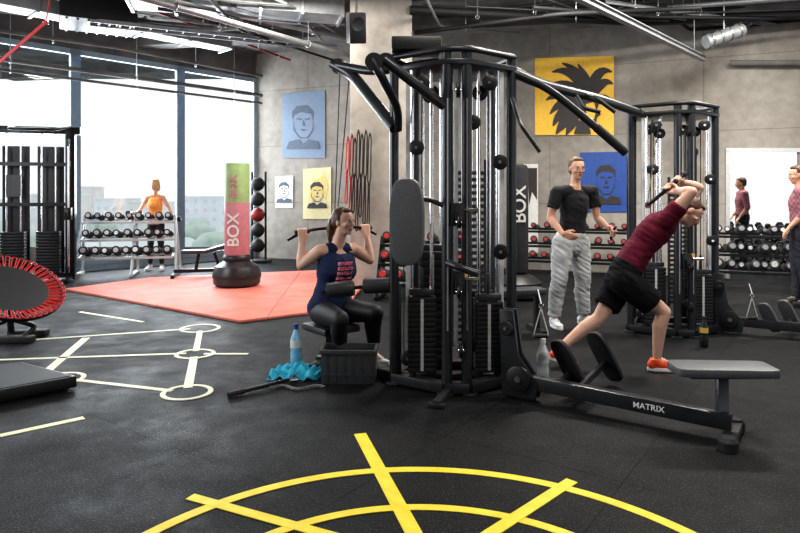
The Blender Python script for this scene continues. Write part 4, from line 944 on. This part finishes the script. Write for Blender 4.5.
# --- far woman
Y=11.55
J=dict(shR=P(148,197,Y),shL=P(163,197,Y),head=P(155,185,Y-.02),hf=V((-.2,-1,-.1)),hu=V((0,0,1)),elR=P(141,209,Y-.02),elL=P(170,209,Y-.02),cR=P(134,213,Y-.22),cL=P(173,219,Y-.15),
 hipR=P(152,223,Y),hipL=P(160,223,Y),knR=P(150.5,246,Y-.03),knL=P(161,246,Y-.03),anR=P(150,266,Y),anL=P(162,266,Y),ftR=V((-.2,-1,0)),ftL=V((.3,-1,0)))
J['anR'].z=.09; J['anL'].z=.09
person('blonde woman in orange tank top standing behind the window rack',J,.96,.80,True,skin,.009,(hairbl,'bob'),
 {'R':('grip',V((1,.2,0)),.015,1,1),'L':('grip',V((1,.2,0)),.015,1,-1)},
 dict(name='tank_top',mat=orange,hem=-.05,sleeve=0,neck=.95),dict(name='leggings',mat=leg,off=.008,len=1.9),(shoew,whitep))
for c,l in ((J['cR'],'dumbbell in the right hand of the woman in orange'),(J['cL'],'dumbbell in the left hand of the woman in orange')):
    d=dumbbell(l,None,silver,.05,.13); d.location=c; d.rotation_euler=(0,0,math.pi/2+.2)
# --- man at right
Y=7.8
fwd=V((-.85,.5,0)).normalized(); rtt=fwd.cross(V((0,0,1))); c0=P(800,190,Y); c0.z=1.44; p0_=P(800,230,Y); p0_.z=.92
J=dict(shR=c0+rtt*.18,shL=c0-rtt*.18,head=V((c0.x,c0.y,1.645))+fwd*.03,hf=fwd+V((-.1,-.25,-.15)),hu=V((0,0,1)),hipR=p0_+rtt*.085,hipL=p0_-rtt*.085)
J['elR']=J['shR']+V((0,0,-.29))-fwd*.05; J['elL']=J['shL']+V((0,0,-.29))-fwd*.03
J['cR']=J['elR']+fwd*.14+V((0,0,-.18)); J['cL']=J['elL']+fwd*.15+V((0,0,-.16))
J['knR']=J['hipR']+V((0,0,-.42))+fwd*.03; J['knL']=J['hipL']+V((0,0,-.42))-fwd*.03
J['anR']=V((J['knR'].x,J['knR'].y,.09)); J['anL']=V((J['knL'].x-fwd.x*.05,J['knL'].y-fwd.y*.05,.09)); J['ftR']=fwd; J['ftL']=fwd
person('man in pink plaid shirt standing at the right edge by the mirror',J,1.0,.94,False,skin,.009,(hairb,'short'),
 {'R':('rel',fwd*.6+V((0,0,-.8)),V((0,0,-1))+fwd*-.4,-rtt+fwd*.3),'L':('rel',fwd*.6+V((0,0,-.8)),V((0,0,-1))+fwd*-.4,rtt+fwd*.3)},
 dict(name='plaid_shirt',mat=plaid,hem=-.14,sleeve=1.3),dict(name='trousers',mat=jeans,off=.02,len=1.95),(rubber,plastic))
# ---------------------------------------------------------------- light
w=bpy.data.worlds.new('world'); scene.world=w; w.use_nodes=True; nt=w.node_tree; bg=nt.nodes['Background']
tc=nt.nodes.new('ShaderNodeTexCoord'); sx=nt.nodes.new('ShaderNodeSeparateXYZ'); cr=nt.nodes.new('ShaderNodeValToRGB')
nt.links.new(tc.outputs['Generated'],sx.inputs[0]); nt.links.new(sx.outputs['Z'],cr.inputs['Fac']); nt.links.new(cr.outputs['Color'],bg.inputs['Color'])
cr.color_ramp.elements[0].position=0; cr.color_ramp.elements[0].color=(.93,.92,.92,1); cr.color_ramp.elements[1].position=.45; cr.color_ramp.elements[1].color=(.86,.93,.98,1)
bg.inputs['Strength'].default_value=1.0
def area(loc,target,sx_,sy_,e,col=(1,1,1),sp=1.0):
    l=bpy.data.lights.new('area','AREA'); l.shape='RECTANGLE'; l.size=sx_; l.size_y=sy_; l.energy=e; l.color=col; l.specular_factor=sp
    o=bpy.data.objects.new('window_light',l); COL.objects.link(o); o.location=loc; o.rotation_euler=(V(target)-V(loc)).to_track_quat('-Z','Y').to_euler(); return o
wm=(WA+WB)/2
area(wm-WN*.6+V((0,0,2.6)),wm+WN*5+V((0,0,.9)),6,3.4,850,(.93,.97,1),.2)  # area light outside the panes, adds to the daylight through the windows
area((-6.5,4.0,2.6),(0,5.5,1.0),3.5,2.6,200,(.95,.98,1),.5)  # cool area light from the left, apart from the modelled windows
for (x,y,e) in ((.6,2.6,70),(3,4.6,150),(1.8,8.0,200),(5.0,7.6,180),(-1.5,8.6,80)):
    area((x,y,4.3),(x,y+.3,0),1.6,.4,e,(1,.95,.87),.6)  # overhead area lights added to brighten the interior, no fixtures modelled
scene.view_settings.view_transform='Standard'
try: scene.view_settings.look='Medium High Contrast'
except Exception: pass
scene.view_settings.exposure=.12
